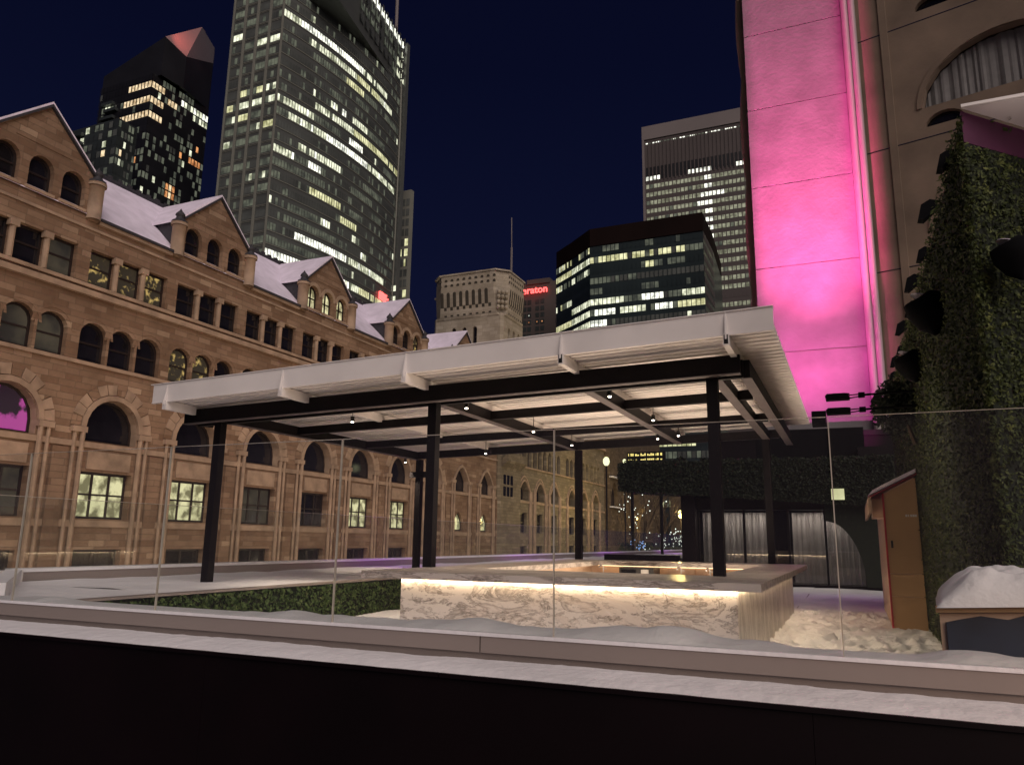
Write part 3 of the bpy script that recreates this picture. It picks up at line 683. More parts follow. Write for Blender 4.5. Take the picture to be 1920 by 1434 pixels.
# main roof
q = MB(); e = U(.457)
q.poly([(-D+.15, A0, e), (-D+.15, A1, e), (-D-set_back, A1, ridge_z), (-D-set_back, A0, ridge_z)], 'roof_snow')
q.poly([(-D-set_back, A0, ridge_z), (-D-set_back, A1, ridge_z), (-D-12, A1, e), (-D-12, A0, e)], 'slate')
q.build('main_roof', st)
q = MB(); q.tube([(-D-set_back, A0, ridge_z+.05), (-D-set_back, A1, ridge_z+.05)], .17, 'slate', 8)
yy = A0
while yy < A1: q.box(-D-set_back-.06, -D-set_back+.06, yy, yy+.35, ridge_z+.1, ridge_z+.36, 'slate'); yy += .75
q.build('ridge_crest', st)
for z0, z1, pr, nm, mt in ((.437, .441, .08, 'string_course', 'stone_trim'), (.3515, .3565, .12, 'sill_course', 'stone_trim'), (.3385, .3465, .26, 'cornice', 'stone_trim'), (.2375, .2425, .13, 'string_course', 'stone_trim'), (.1205, .1285, .10, 'string_course', 'stone_trim'), (.009, .0185, .08, 'string_course', 'stone_trim')):
    if nm == 'string_course' and z0 < .2 or nm == 'sill_course':
        pass
    bx(nm, st, mt, -D-.02, -D+pr, A0, A1, U(z0), U(z1))
gk_set = set(gk)
edges = [A0]+[e_ for k in gk for e_ in (U(.802+.1615*k)+.05-U(.083)-.4, U(.802+.1615*k)+.05+U(.083)+.4)]+[A1]
for a_, b_ in zip(edges[::2], edges[1::2]):
    if b_ > a_:
        bx('eaves_cornice', st, 'stone_trim', -D-.02, -D+.22, max(a_, A0), b_, U(.4485), U(.4565)); bx('gutter', st, 'slate', -D+.221, -D+.32, max(a_, A0), b_, U(.4535), U(.4575))
# big arch surrounds, imposts, columns and pilasters
for k in ks:
    c = U(.802+.1615*k)-.002
    q = MB(); r0 = U(.0885)/2 if k < 7 else U(.04); zs = U(.1495) if k < 7 else U(.160); hh = U(.044) if k < 7 else U(.0365); n = 12
    def ap(r, h_):
        if k < 7: return [(c+r*math.cos(t), zs+h_*math.sin(t)) for t in (PI-PI*i/n for i in range(n+1))]
        return [(c+r*math.cos(t), zs+h_*(1-abs(math.cos(t))**1.75)) for t in (PI-PI*i/n for i in range(n+1))]
    pi_, pm_, po = ap(r0+.02, hh+.02), ap(r0+.30, hh+.30), ap(r0+.95, hh+.95)
    for i in range(n):
        q.prism([(-D+.002, *pi_[i]), (-D+.002, *pi_[i+1]), (-D+.002, *pm_[i+1]), (-D+.002, *pm_[i])], (.12, 0, 0), 'stone_trim')
        g_ = .06
        if k < 7:
            a_, b_ = (PI-PI*(i+.04)/n), (PI-PI*(i+.96)/n)
            qq = [(c+(r0+.34)*math.cos(a_), zs+(hh+.34)*math.sin(a_)), (c+(r0+.34)*math.cos(b_), zs+(hh+.34)*math.sin(b_)), (c+(r0+.9)*math.cos(b_), zs+(hh+.9)*math.sin(b_)), (c+(r0+.9)*math.cos(a_), zs+(hh+.9)*math.sin(a_))]
            q.prism([(-D+.001, *p_) for p_ in qq], (.05+.02*(i % 2), 0, 0), 'stone_trim' if i % 3 else 'stone')
    for s in (-1, 1):
        cx = c+s*(r0+.42); q.box(-D+.0, -D+.24, cx-.42, cx+.42, zs-.32, zs-.02, 'stone_trim')
    q.build('arch_surround', st)
    # pilasters and slim shafts between bays
    q = MB()
    for s in (-1, 1):
        cx = c+s*(r0+.18); q.tube([(-D+.12, cx, U(-.25)), (-D+.12, cx, zs-.32)], .13, 'stone_trim', 8, False)
        cx = c+s*(r0+.62); q.tube([(-D+.10, cx, U(-.25)), (-D+.10, cx, zs-.32)], .10, 'stone_trim', 8, False)
    q.build('pilaster', st)
    bc = c+PB/2
    bx('pilaster', st, 'stone', -D-.01, -D+.16, bc-.42, bc+.42, U(-.25), U(.118))
    # small columns between the triple windows
    for j in (-.5, .5):
        cc = c+U(.0487)*j
        for zb, zt in ((.3575, .4095),):
            q = MB(); q.tube([(-D-.05, cc, U(zb)), (-D-.05, cc, U(zt)-.3)], .15, 'stone_trim', 10, False); q.box(-D-.2, -D+.12, cc-.24, cc+.24, U(zt)-.32, U(zt)+.02, 'stone_trim'); q.build('column', st)
    # hood moulds over the small arches
    q = MB()
    for j in (-1, 0, 1):
        cc = c+U(.0487)*j; rr = U(.0445)/2
        a_ = [(cc+(rr+.22)*math.cos(t), U(.2815)+(U(.0205)+.2)*math.sin(t)) for t in (PI-PI*i/10 for i in range(11))]
        b_ = [(cc+(rr+.36)*math.cos(t), U(.2815)+(U(.0205)+.34)*math.sin(t)) for t in (PI-PI*i/10 for i in range(11))]
        for i in range(10): q.prism([(-D+.001, *a_[i]), (-D+.001, *a_[i+1]), (-D+.001, *b_[i+1]), (-D+.001, *b_[i])], (.022+.004*j, 0, 0), 'stone')
    q.build('hood_mould', st)
    if k < 7:
        bx('carved_panel', st, 'stone_trim', -D+.002, -D+.09, c-1.35, c+1.35, U(.0905), U(.1165))
for (cc, zb, dp, w_, h_, hs, kd, pane, bars) in winspec:
    if zb < -.5 and zb+h_ > .02: continue
    window(st, 'Y', cc, zb, -D-dp+.06, w_, h_, hs, kd, pane, bars)

# ------------------------------------------------------------------ station tower
tw = thing('stone_tower', 'pale square stone tower with flared openwork parapet and carved corner', 'tower')
TX0, TX1, TY0, TY1 = -45.9, -36.55, 80.2, 86.6
ZC = 26.5; ZT = 31.75; fl = .42; ch = .9
def ringp(x0, x1, y0, y1, z, c_): return [(x0+c_, y0, z), (x1-c_, y0, z), (x1, y0+c_, z), (x1, y1-c_, z), (x1-c_, y1, z), (x0+c_, y1, z), (x0, y1-c_, z), (x0, y0+c_, z)]
q = MB()
def rings(q, L, mat):
    for A, B in zip(L, L[1:]):
        for i in range(8): j = (i+1) % 8; q.poly([A[i], A[j], B[j], B[i]], mat)
zw0, zw1 = 21.4, 24.7
rings(q, [ringp(TX0, TX1, TY0, TY1, -9.2, .3), ringp(TX0, TX1, TY0, TY1, 20.6, .3)], 'stone_grey')
rings(q, [ringp(TX0-.05, TX1+.05, TY0-.05, TY1+.05, ZC, .9), ringp(TX0-.15, TX1+.15, TY0-.15, TY1+.15, ZC+.5, 1.1), ringp(TX0-fl, TX1+fl, TY0-fl, TY1+fl, ZC+2.9, 1.5), ringp(TX0-fl, TX1+fl, TY0-fl, TY1+fl, ZT, 1.5)], 'tower_stone')
def PF(a, z, d): return (a, TY0+d, z)
def PR(a, z, d): return (TX1-d, a, z)
fo = []
for j in (-1, 0, 1):
    cc = TX0+4.25+j*1.42; fo.append((cc-.30, cc+.30, 22.7, 24.8, 25.15, 'round'))
wall_row(q, PF, TX0+.3, TX1-.3, 20.6, ZC, fo, 'tower_stone', .4)
ro = []
for j in (-1, 0, 1):
    cc = (TY0+TY1)/2+.2+j*1.45; ro.append((cc-.36, cc+.36, 22.0, 24.6, 25.0, 'round'))
wall_row(q, PR, TY0+.3, TY1-.3, 20.6, ZC, ro, 'tower_stone', .4)
q.poly([(TX1-.3, TY0, 20.6), (TX1, TY0+.3, 20.6), (TX1, TY0+.3, ZC), (TX1-.3, TY0, ZC)], 'tower_stone')
q.poly([(TX0+.3, TY0, 20.6), (TX0, TY0+.3, 20.6), (TX0, TY0+.3, ZC), (TX0+.3, TY0, ZC)], 'tower_stone')
q.poly([(TX0, TY0+.3, 20.6), (TX0, TY1-.3, 20.6), (TX0, TY1-.3, ZC), (TX0, TY0+.3, ZC)], 'tower_stone')
q.build('shaft', tw)
for a in fo: window(tw, 'X', (a[0]+a[1])/2, a[2], TY0+.34, .60, 2.45, 2.1, 'round', 'dark_win', (0, 1))
for a in ro: window(tw, 'Y', (a[0]+a[1])/2, a[2], TX1-.34, .72, 3.0, 2.6, 'round', 'dark_win', (0, 1))
q = MB(); L0 = ringp(TX0-.1, TX1+.1, TY0-.1, TY1+.1, ZC-.25, .6); L1 = ringp(TX0-.18, TX1+.18, TY0-.18, TY1+.18, ZC, .9); rings(q, [L0, L1], 'tower_stone'); q.build('cornice', tw)
q = MB(); rings(q, [ringp(TX0-fl-.12, TX1+fl+.12, TY0-fl-.12, TY1+fl+.12, ZT, 1.35), ringp(TX0-fl-.12, TX1+fl+.12, TY0-fl-.12, TY1+fl+.12, ZT+.2, 1.35)], 'tower_stone')
q.poly(ringp(TX0-fl-.12, TX1+fl+.12, TY0-fl-.12, TY1+fl+.12, ZT+.2, 1.35), 'snow'); q.build('coping', tw)
# machicolation slots and parapet holes (flat dark patches, recess shade painted on the face)
q = MB()
def flare(z):
    return (.05+.2*(z-ZC) if z < ZC+.5 else .15+(fl-.15)*(z-ZC-.5)/2.4) if z < ZC+2.9 else fl
def slot(face, a, z0, z1, w_, rnd):
    for zz0, zz1 in ((z0, z1),):
        f0, f1 = flare(zz0), flare(zz1)
        pts = arch_pts(a-w_/2, a+w_/2, z0, z1-w_/2, z1, 'round' if rnd else 'rect', 6)
        if face == 'F': q.poly([(x_, TY0-flare(z_)-.012, z_) for x_, z_ in pts], 'slot')
        else: q.poly([(TX1+flare(z_)+.012, x_, z_) for x_, z_ in pts], 'slot')
xs = [TX0+1.25+i*.86 for i in range(8)]
q2 = MB()
for xx in xs: slot('F', xx, ZC+1.25, ZC+3.15, .44, True); slot('F', xx+.43, ZC+.12, ZC+1.3, .36, False)
q.build('machicolation', tw); q = MB()
ysl = [TY0+1.3+i*.60 for i in range(8)]
for xx in ysl: slot('R', xx, ZC+1.25, ZC+3.15, .30, True); slot('R', xx+.30, ZC+.12, ZC+1.3, .26, False)
q.build('machicolation', tw)
q = MB()
for r_ in (0, 1):
    for i in range(10): a = TX0+.95+i*.82; z_ = ZC+4.0+r_*.66; pts = arch_pts(a-.2, a+.2, z_-.16, z_, z_+.18, 'round', 6); q.poly([(x_, TY0-fl-.012, y_) for x_, y_ in pts], 'slot')
    for i in range(9): a = TY0+.95+i*.56; z_ = ZC+4.0+r_*.66; pts = arch_pts(a-.16, a+.16, z_-.16, z_, z_+.18, 'round', 6); q.poly([(TX1+fl+.012, x_, y_) for x_, y_ in pts], 'slot')
q.build('parapet_openings', tw)
q = MB()
for zz in range(4):
    for tt in range(3):
        cx_, cy_ = TX1+.05-.62+.18+.2*tt*1.1-.1*zz*0, TY0-.2+.0+.2*tt*1.1+.25
        q.ball((TX1-.75+.36*tt+.03*zz+.25, TY0-.28+.36*tt-.03*zz+.02, ZC+.7+.62*zz), .26, 'tower_stone', 6)
q.build('carved_corner', tw, True)
q = MB(); q.box(TX0-1.1, TX0-.35, TY0+1.9, TY0+2.3, ZT-2.0, ZT-1.75, 'tower_stone'); q.build('gargoyle', tw)
# window group low on the tower's street face
q = MB()
for i in range(3):
    for j in range(2): q.box(TX1+.012, TX1+.02, 81.15+i*1.0, 81.9+i*1.0, 4.9+j*1.35, 6.0+j*1.35, 'dark_win')
q.build('window_group', tw)
q = MB(); q.prism([(TX1+.001, 80.5, 8.1), (TX1+.001, 86.2, 8.1), (TX1+.9, 86.2, 8.9), (TX1+.9, 80.5, 8.9)], (0, 0, .9), 'stone_grey'); q.build('corbelled_bay', tw)

# ------------------------------------------------------------------ far wing of the station
an = thing('station_wing', 'far stone wing beyond the tower with pointed arches below a row of narrow windows', 'station')
mb = MB(); B0, B1 = 86.65, U(3.31); OG, OL, OB, OT = [], [], [], []
ws = []
for i, uu in enumerate((2.346, 2.490, 2.634, 2.826, 2.975, 3.134)):
    c = U(uu)+1.6
    OG.append((c-1.5, c+1.5, U(.130), U(.160), U(.192), 'pointed')); ws.append((c, U(.130), .9, 3.0, U(.062), U(.03), 'pointed', 'dark_win', (0, 0)))
    OL.append((c-1.05, c+1.05, U(.022), U(.088), U(.088), 'rect')); ws.append((c, U(.022), .5, 2.1, U(.066), U(.066), 'rect', 'dark_win', (1, 1)))
    OB.append((c-1.05, c+1.05, U(-.066), U(-.020), U(-.020), 'rect')); ws.append((c, U(-.066), .5, 2.1, U(.046), U(.046), 'rect', 'dark_win', (1, 0)))
    for j in (-1, 0, 1): cc = c+j*1.72; OT.append((cc-.62, cc+.62, U(.243), U(.295), U(.312), 'round')); ws.append((cc, U(.243), .5, 1.24, U(.069), U(.052), 'round', 'dark_win', (0, 0)))
wall_row(mb, PS, B0, B1, U(-.25), U(0), OB, 'stone_grey', .5); wall_row(mb, PS, B0, B1, 0, U(.105), OL, 'stone_grey', .5)
wall_row(mb, PS, B0, B1, U(.105), U(.235), OG, 'stone_grey', .9); wall_row(mb, PS, B0, B1, U(.235), U(.40), OT, 'stone_grey', .5)
mb.poly([PS(B1, U(-.25), 0), PS(B1, U(.4), 0), PS(B1, U(.4), 10), PS(B1, U(-.25), 10)], 'stone_grey')
mb.poly([PS(B0, U(.4), 0), PS(B1, U(.4), 0), PS(B1, U(.4)+3, 8), PS(B0, U(.4)+3, 8)], 'roof_snow')
mb.build('wall', an)
for z0, z1, pr in ((.2365, .2415, .16), (.120, .127, .1), (.392, .40, .4)): bx('string_course', an, 'stone_trim', -D-.01, -D+pr, B0, B1, U(z0), U(z1))
for (x0, x1, b, s, t, kd) in OG:
    q = MB(); c = (x0+x1)/2
    for rr, hr, dd in ((.0, .0, .14), (.42, .5, .08)):
        a_ = [(c+(1.52+rr)*math.cos(t_), s+(t-s+.02+hr)*(1-abs(math.cos(t_))**1.75)) for t_ in (PI-PI*i/12 for i in range(13))]
        b_ = [(c+(1.72+rr)*math.cos(t_), s+(t-s+.24+hr)*(1-abs(math.cos(t_))**1.75)) for t_ in (PI-PI*i/12 for i in range(13))]
        for i in range(12): q.prism([(-D+.001, *a_[i]), (-D+.001, *a_[i+1]), (-D+.001, *b_[i+1]), (-D+.001, *b_[i])], (dd, 0, 0), 'stone_trim')
    q.build('arch_surround', an)
    for sx in (-1, 1):
        q = MB(); q.tube([(-D+.1, c+sx*1.75, U(-.25)), (-D+.1, c+sx*1.75, s)], .14, 'stone_trim', 8, False); q.tube([(-D+.1, c+sx*2.2, U(-.25)), (-D+.1, c+sx*2.2, s)], .14, 'stone_trim', 8, False); q.build('pilaster', an)
for a in ws: window(an, 'Y', a[0], a[1], -D-a[2]+.06, *a[3:])

# ------------------------------------------------------------------ dark gothic church beyond
chh = thing('stone_church', 'dim brown stone church with tall pointed window beyond the far end of the station', 'church')
mb = MB(); c0 = U(3.32)
def PC(a, z, d): return (-36.2-d, a, z)
wall_row(mb, PC, c0, 160, -9.2, 20, [(U(3.345), U(3.345)+4.0, U(.15), U(.20), U(.262), 'pointed'), (138, 143, 5.0, 8, 12, 'pointed'), (148, 152, 5, 8, 11, 'pointed')], 'church_stone', .8)
mb.poly([(-36.2, c0, -9.2), (-50, c0, -9.2), (-50, c0, 20), (-36.2, c0, 20)], 'church_stone'); mb.build('wall', chh)
for a, w_, b, s, t in ((U(3.345)+2, 4.0, U(.15), U(.05), U(.112)), (140.5, 5, 5, 3, 7), (150, 4, 5, 3, 6)):
    window(chh, 'Y', a, b, -36.9, w_, t, s, 'pointed', 'dark_win', (2, 0))
for z in (10.3, 5.4): bx('sill', chh, 'snow', -36.2, -35.6, c0, c0+6.5, z, z+.18)
bx('gable_wall', chh, 'church_stone', -36, -17, 168, 172, -9.2, 14)
mb = MB()
for yy in (130, 137, 145.5, 155): mb.prism([(-36.19, yy, -9.2), (-34.2, yy, -9.2), (-34.6, yy, 6), (-36.19, yy, 13)], (0, 1.2, 0), 'church_stone')
mb.build('buttress', chh)

# ================================================================== OFFICE TOWERS
def seglist(n, runs, base):
    """runs: list of (t0, t1, material) on a band with n panes"""
    out = [base]*n
    for t0, t1, mt in runs:
        for i in range(n):
            if t0 <= (i+.5)/n < t1: out[i] = mt
    return out
def ribbon(name, parent, pts, z0, z1, cells, mull='t_body', mw=.13, proud=.02, closed=False):
    """pts: plan polyline (len(cells)+1 points); a ribbon window of len(cells) panes with mullions"""
    q = MB()
    for i, mt in enumerate(cells):
        a, b = Vector(pts[i]), Vector(pts[i+1]); d = (b-a); nrm = Vector((d.y, -d.x)).normalized()*proud; dd = d.normalized()*mw
        a2, b2 = a+nrm+dd/2, b+nrm-dd/2
        q.poly([(a2.x, a2.y, z0), (b2.x, b2.y, z0), (b2.x, b2.y, z1), (a2.x, a2.y, z1)], mt)
        if mw > 0:
            o2 = nrm*3.2; l = a+nrm-dd/2
            q.poly([(l.x+o2.x, l.y+o2.y, z0), (a2.x+o2.x, a2.y+o2.y, z0), (a2.x+o2.x, a2.y+o2.y, z1), (l.x+o2.x, l.y+o2.y, z1)], mull)
    return q.build(name, parent)
def lerp_pts(a, b, n): return [(a[0]+(b[0]-a[0])*i/n, a[1]+(b[1]-a[1])*i/n) for i in range(n+1)]

# --- curved glass tower
ot = thing('office_tower', 'tall grey green office skyscraper with curved facade and many lit floors', 'skyscraper')
Cx, Cy = -147.4, 160.0
th0, th1 = math.atan(.268), math.atan(-.2066); L = 64.5; NA = 60
arc = [(Cx, Cy)]
for i in range(NA):
    t = th0+(th1-th0)*(i+.5)/NA; arc.append((arc[-1][0]+L/NA*math.sin(t), arc[-1][1]+L/NA*math.cos(t)))
Ex, Ey = arc[-1]
ZB, ZTOP = -9, .7588*Ey-1.0
q = MB()
for A, B in zip(arc, arc[1:]): q.poly([(*A, ZB), (*B, ZB), (*B, ZTOP), (*A, ZTOP)], 't_body')
q.poly([(*a, ZTOP) for a in arc]+[(Ex-30, Ey, ZTOP), (Cx-19.7, Cy, ZTOP)], 't_body')
q.build('curved_facade', ot)
ZL = 205
LX = -1.0445*Cy
q = MB(); q.poly([(LX, Cy, ZB), (Cx, Cy, ZB), (Cx, Cy, ZL), (LX, Cy, ZL)], 't_body'); q.build('flat_facade', ot)
q = MB()
for i in range(5):
    xx = LX+(Cx-LX)*i/4.0; w_ = .75 if 0 < i < 4 else .5
    q.box(xx-w_/2, xx+w_/2, Cy-.35, Cy+.1, ZB, ZL, 't_frame')
q.build('facade_piers', ot)
z_top = 156.2-1.2+2.1; pit = 4.03
bright = {0: [(0, .10, 't_lit'), (.10, .55, 't_white'), (.55, .8, 't_lit')], 1: [(.17, .5, 't_lit'), (.5, .72, 't_yel'), (.72, .86, 't_lit')], 2: [(.2, .42, 't_dim'), (.42, .56, 't_yel'), (.56, .7, 't_dim'), (.8, .96, 't_dim')], 3: [(.5, .6, 't_dim')], 4: [(.3, .4, 't_dim')],
 5: [(.32, .36, 't_lit'), (.4, .44, 't_white'), (.48, .62, 't_lit'), (.62, .8, 't_dim')], 6: [(.22, .5, 't_lit'), (.5, .99, 't_yel')], 7: [(0, .22, 't_lit'), (.22, .4, 't_dim'), (.46, .58, 't_white'), (.8, .9, 't_dim')],
 8: [(0, .06, 't_dim'), (.06, .3, 't_lit'), (.3, .62, 't_white'), (.62, .95, 't_lit')], 9: [(.5, .56, 't_dim')], 10: [(.14, .42, 't_lit'), (.6, .8, 't_dim')], 11: [(0, .12, 't_lit'), (.12, .2, 't_dim'), (.2, .28, 't_white'), (.5, .7, 't_dim')],
 12: [(0, .3, 't_dim'), (.7, .8, 't_dim')], 13: [(.22, .44, 't_yel'), (.5, .62, 't_dim')], 14: [(.06, .1, 't_dim'), (.42, .56, 't_yel')], 15: [(.1, .3, 't_dim'), (.3, .36, 't_lit')], 16: [(.2, .5, 't_dim'), (.5, .6, 't_lit')],
 16: [(.1, .46, 't_dim'), (.62, .66, 't_lit')], 18: [(0, .3, 't_dim'), (.3, .5, 't_dim')], 17: [(.0, .05, 't_dim'), (.15, .5, 't_white'), (.52, .86, 't_lit')], 20: [(.1, .4, 't_dim'), (.4, .55, 't_lit')],
 19: [(0, .36, 't_white'), (.36, .62, 't_lit'), (.62, .95, 't_yel')], 21: [(.05, .3, 't_dim'), (.45, .7, 't_dim')], 22: [(.3, .6, 't_lit'), (.7, .9, 't_dim')], 24: [(.1, .5, 't_dim')], 25: [(.2, .8, 't_dim'), (.6, .7, 't_lit')], 26: [(.4, .9, 't_dim')]}
for i in range(-4, 38):
    z0 = 154.2-pit*i
    if z0+2.2 > ZTOP or z0 < 0: continue
    cells = seglist(NA, bright.get(i, [(random.random()*.5, random.random()*.3+.5, 't_dim')] if i > 0 else []), 't_glass')
    for c_ in range(NA):
        r_ = random.random()
        if cells[c_] == 't_glass' and r_ < .02: cells[c_] = 't_lit'
        elif cells[c_] == 't_glass' and r_ < .25: cells[c_] = 't_dim'
        elif cells[c_] in ('t_lit', 't_yel') and r_ < .06: cells[c_] = 't_dim'
        elif cells[c_] == 't_lit' and r_ < .15: cells[c_] = 't_white'
    ribbon('window_band', ot, arc, z0, z0+2.2, cells, 't_body', .14, .05)
    q = MB()
    for A, B in zip(arc, arc[1:]):
        d = Vector(B)-Vector(A); nn = Vector((d.y, -d.x)).normalized()*.16
        q.poly([(A[0]+nn.x, A[1]+nn.y, z0-.45), (B[0]+nn.x, B[1]+nn.y, z0-.45), (B[0]+nn.x, B[1]+nn.y, z0-.2), (A[0]+nn.x, A[1]+nn.y, z0-.2)], 't_frame')
        q.poly([(A[0], A[1], z0-.5), (B[0], B[1], z0-.5), (B[0]+nn.x, B[1]+nn.y, z0-.45), (A[0]+nn.x, A[1]+nn.y, z0-.45)], 't_frame')
    q.build('floor_ledge', ot)
flat_lit = {(1, 0): 't_lit', (2, 2): 't_lit', (2, 3): 't_lit', (7, 0): 't_yel', (6, 1): 't_yel', (6, 2): 't_yel', (6, 3): 't_lit', (8, 0): 't_lit', (7, 1): 't_lit', (7, 2): 't_lit', (7, 3): 't_lit', (8, 1): 't_yel',
            (10, 0): 't_lit', (10, 1): 't_dim', (9, 2): 't_lit', (9, 3): 't_yel', (13, 2): 't_lit', (13, 3): 't_lit', (17, 1): 't_lit', (18, 0): 't_lit', (18, 1): 't_lit', (19, 1): 't_lit', (19, 2): 't_lit', (20, 1): 't_lit', (19, 3): 't_dim'}
for i in range(-4, 38):
    z0 = 154.0-pit*i
    if z0 < 0: continue
    cells, pts = [], []
    q = MB()
    for j in range(4):
        x0 = LX+(Cx-LX)*j/4+.62; x1 = LX+(Cx-LX)*(j+1)/4-.62
        mt = flat_lit.get((i, j), 't_dim' if random.random() < .35 else 't_glass')
        if i > 20 and random.random() < .2: mt = 't_lit'
        hw = (x1-x0)/3
        for s in range(3):
            m_ = mt if random.random() < .8 else 't_dim'
            q.poly([(x0+hw*s+.06, Cy-.03, z0), (x0+hw*(s+1)-.06, Cy-.03, z0), (x0+hw*(s+1)-.06, Cy-.03, z0+2.1), (x0+hw*s+.06, Cy-.03, z0+2.1)], m_)
        q.box(x0, x1, Cy-.12, Cy-.02, z0-.6, z0-.4, 't_frame'); q.box(x0, x1, Cy-.12, Cy-.02, z0-1.0, z0-.85, 't_frame')
    q.build('window_row', ot)
# crown: straight block rising behind the curve, top windows lit
kx0, ky0 = -158, 178.0
ca = Vector((-.748*186, 186)); cb = Vector((-.648*225, 225)); zt = .8274*225
q = MB(); ca2 = ca-(cb-ca)*.5; q.prism([(ca2.x, ca2.y, ZTOP-4), (cb.x, cb.y, ZTOP-4), (cb.x-26, cb.y+6, ZTOP-4), (ca2.x-26, ca2.y+6, ZTOP-4)], (0, 0, zt-ZTOP+4), 't_body'); cr = q.build('crown', ot)
n = 10; cp = lerp_pts(ca, cb, n)
for r_, mts in ((0, ['t_white']*10), (1, ['t_dim', 't_glass', 't_dim', 't_dim', 't_glass', 't_dim', 't_dim', 't_glass', 't_dim', 't_lit']), (2, ['t_dim']*4+['t_glass', 't_dim', 't_dim', 't_dim', 't_lit', 't_lit']), (3, ['t_glass']*7+['t_dim', 't_lit', 't_lit'])):
    z1 = zt-.9-r_*4.6
    if z1-3 > ZTOP-3: ribbon('window_band', cr, cp, z1-3.0, z1, mts, 't_body', 1.3, .3)
q = MB(); cc_ = Vector((-.700*235, 235)); q.tube([(cc_.x, cc_.y, zt-6), (cc_.x, cc_.y, zt+9.5)], 10, 't_frame', 24); dr = q.build('plant_drum', ot, True)
q = MB(); q.tube([(cc_.x+10.2*math.sin(t), cc_.y-10.2*math.cos(t), zt+9.2) for t in (-1+.2*i for i in range(11))], .35, 'sign_red', 6); q.build('red_light_ring', dr)
q = MB()
for (px_, py_, z0_) in ((arc[38][0], arc[38][1], ZTOP), (arc[57][0], arc[57][1], ZTOP)):
    for s in range(4):
        q.tube([(px_-3, py_-3, z0_+s*4.2), (px_+1, py_+1, z0_+s*4.2)], .22, 'a_body', 6); q.tube([(px_-3, py_-3, z0_+s*4.2), (px_+1, py_+1, z0_+4.2+s*4.2)], .18, 'a_body', 6)
    q.tube([(px_+1, py_+1, z0_), (px_+1, py_+1, z0_+17)], .25, 'a_body', 6)
q.build('roof_truss', ot)
q = MB(); q.tube([(Ex+.6, Ey-1.0, -9), (Ex+.6, Ey-1.0, 150), (Ex+.2, Ey-1.5, 182)], .34, 't_frame', 8); q.tube([(-.6615*Ey, Ey-2, 178), (-.6645*Ey, Ey-2, 245)], .62, 'r_top', 10); q.build('mast', ot)
q = MB(); q.box(Ex-.4, Ex+1.1, Ey+.6, Ey+2.5, -9, zt, 't_body')
q.build('rear_return', ot)
q = MB()
for i in range(40): q.box(Ex-.1, Ex+.9, Ey+.55, Ey+.59, 10+4.03*i, 12.1+4.03*i, 't_lit' if random.random() < .12 else 't_glass')
q.build('rear_window_stack', ot)
q = MB(); q.box(-157, -.6232*235, 235, 237, -9, .556*235, 't_frame'); q.build('annex', ot)
for i in range(30):
    q = MB()
    for j in range(3):
        x0 = -.6232*235-5.6+j*1.85; mt = 't_yel' if random.random() < .28 else 't_glass'
        q.box(x0, x0+.65, 234.9, 234.97, .55*235-5-i*4.05, .55*235-2.2-i*4.05, mt); q.box(x0+.75, x0+1.4, 234.9, 234.97, .55*235-5-i*4.05, .55*235-2.2-i*4.05, mt if random.random() < .7 else 't_glass')
    q.build('window_row', ot)
q = MB()
a_, b_ = Vector(arc[49]), Vector(arc[54]); dd = (b_-a_)
for s in range(4):
    p_ = a_+dd*s/4; pz = .3837*212-1.5
    q.box(p_.x+.4, p_.x+1.0, p_.y-.4, p_.y+.5, pz, pz+2.6, 'sign_red')
    q.box(p_.x+.4, p_.x+1.0, p_.y+.5, p_.y+1.9, pz+(1.1 if s % 2 else 2.1), pz+(1.6 if s % 2 else 2.6), 'sign_red')
q.build('red_sign', ot)

# --- dark apartment tower with slanted roof
at = thing('apartment_tower', 'black apartment high rise with slanted pink grey roof wedge and glowing corner rooms', 'skyscraper')
AX1 = -1.2515*170; AY = 170.0; AX0 = -1.40*170; AY2 = -AX1/1.087
def AP(az, el, Y): return (az*Y, Y, el*Y)
q = MB(); zt0, zt1 = .955*170, .8734*170+18
q.prism([(AX0, AY, -9), (AX1, AY, -9), (AX1, AY2, -9), (AX0, AY2, -9)], (0, 0, .925*170+9), 'a_body'); q.build('block', at)
# roof: left part rising to the peak, V notch, lit pink slanted panel, grey right panel
pL = Vector(AP(-1.398, .952, 170)); pPk = Vector(AP(-1.228, 1.0015, 172)); pV = Vector(AP(-1.1617, .9377, 181)); pAp = Vector(AP(-1.1276, .9951, 187)); pR = Vector(AP(-1.088, .9373, AY2)); 
bz = .925*170
q = MB()
def down(p_, z): return Vector((p_.x, p_.y, z))
q.prism([down(pL, bz), down(pPk, bz), pPk, pL], (0, 12, 0), 'a_body'); q.build('roof_block', at)
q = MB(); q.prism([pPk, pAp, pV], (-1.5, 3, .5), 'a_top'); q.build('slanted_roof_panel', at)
spot('assumed_roof_glow', pV+Vector((6, -8, 4)), pV+Vector((-1, 0, 6)), 2600, (1, .25, .2), 90, 1, .5)  # assumed light with no fixture for the pink glow at the notch
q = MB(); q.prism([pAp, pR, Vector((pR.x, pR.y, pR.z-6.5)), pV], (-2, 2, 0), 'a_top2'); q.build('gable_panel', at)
q = MB(); q.prism([pPk, pV, Vector((pV.x, pV.y, bz)), down(pPk, bz)], (-2, 2, 0), 'a_body'); q.prism([pV, Vector((pR.x, pR.y, pR.z-6.5)), down(pR, bz), down(pV, bz)], (-2, 2, 0), 'a_body'); q.build('upper_wall', at)
fh = 2.8
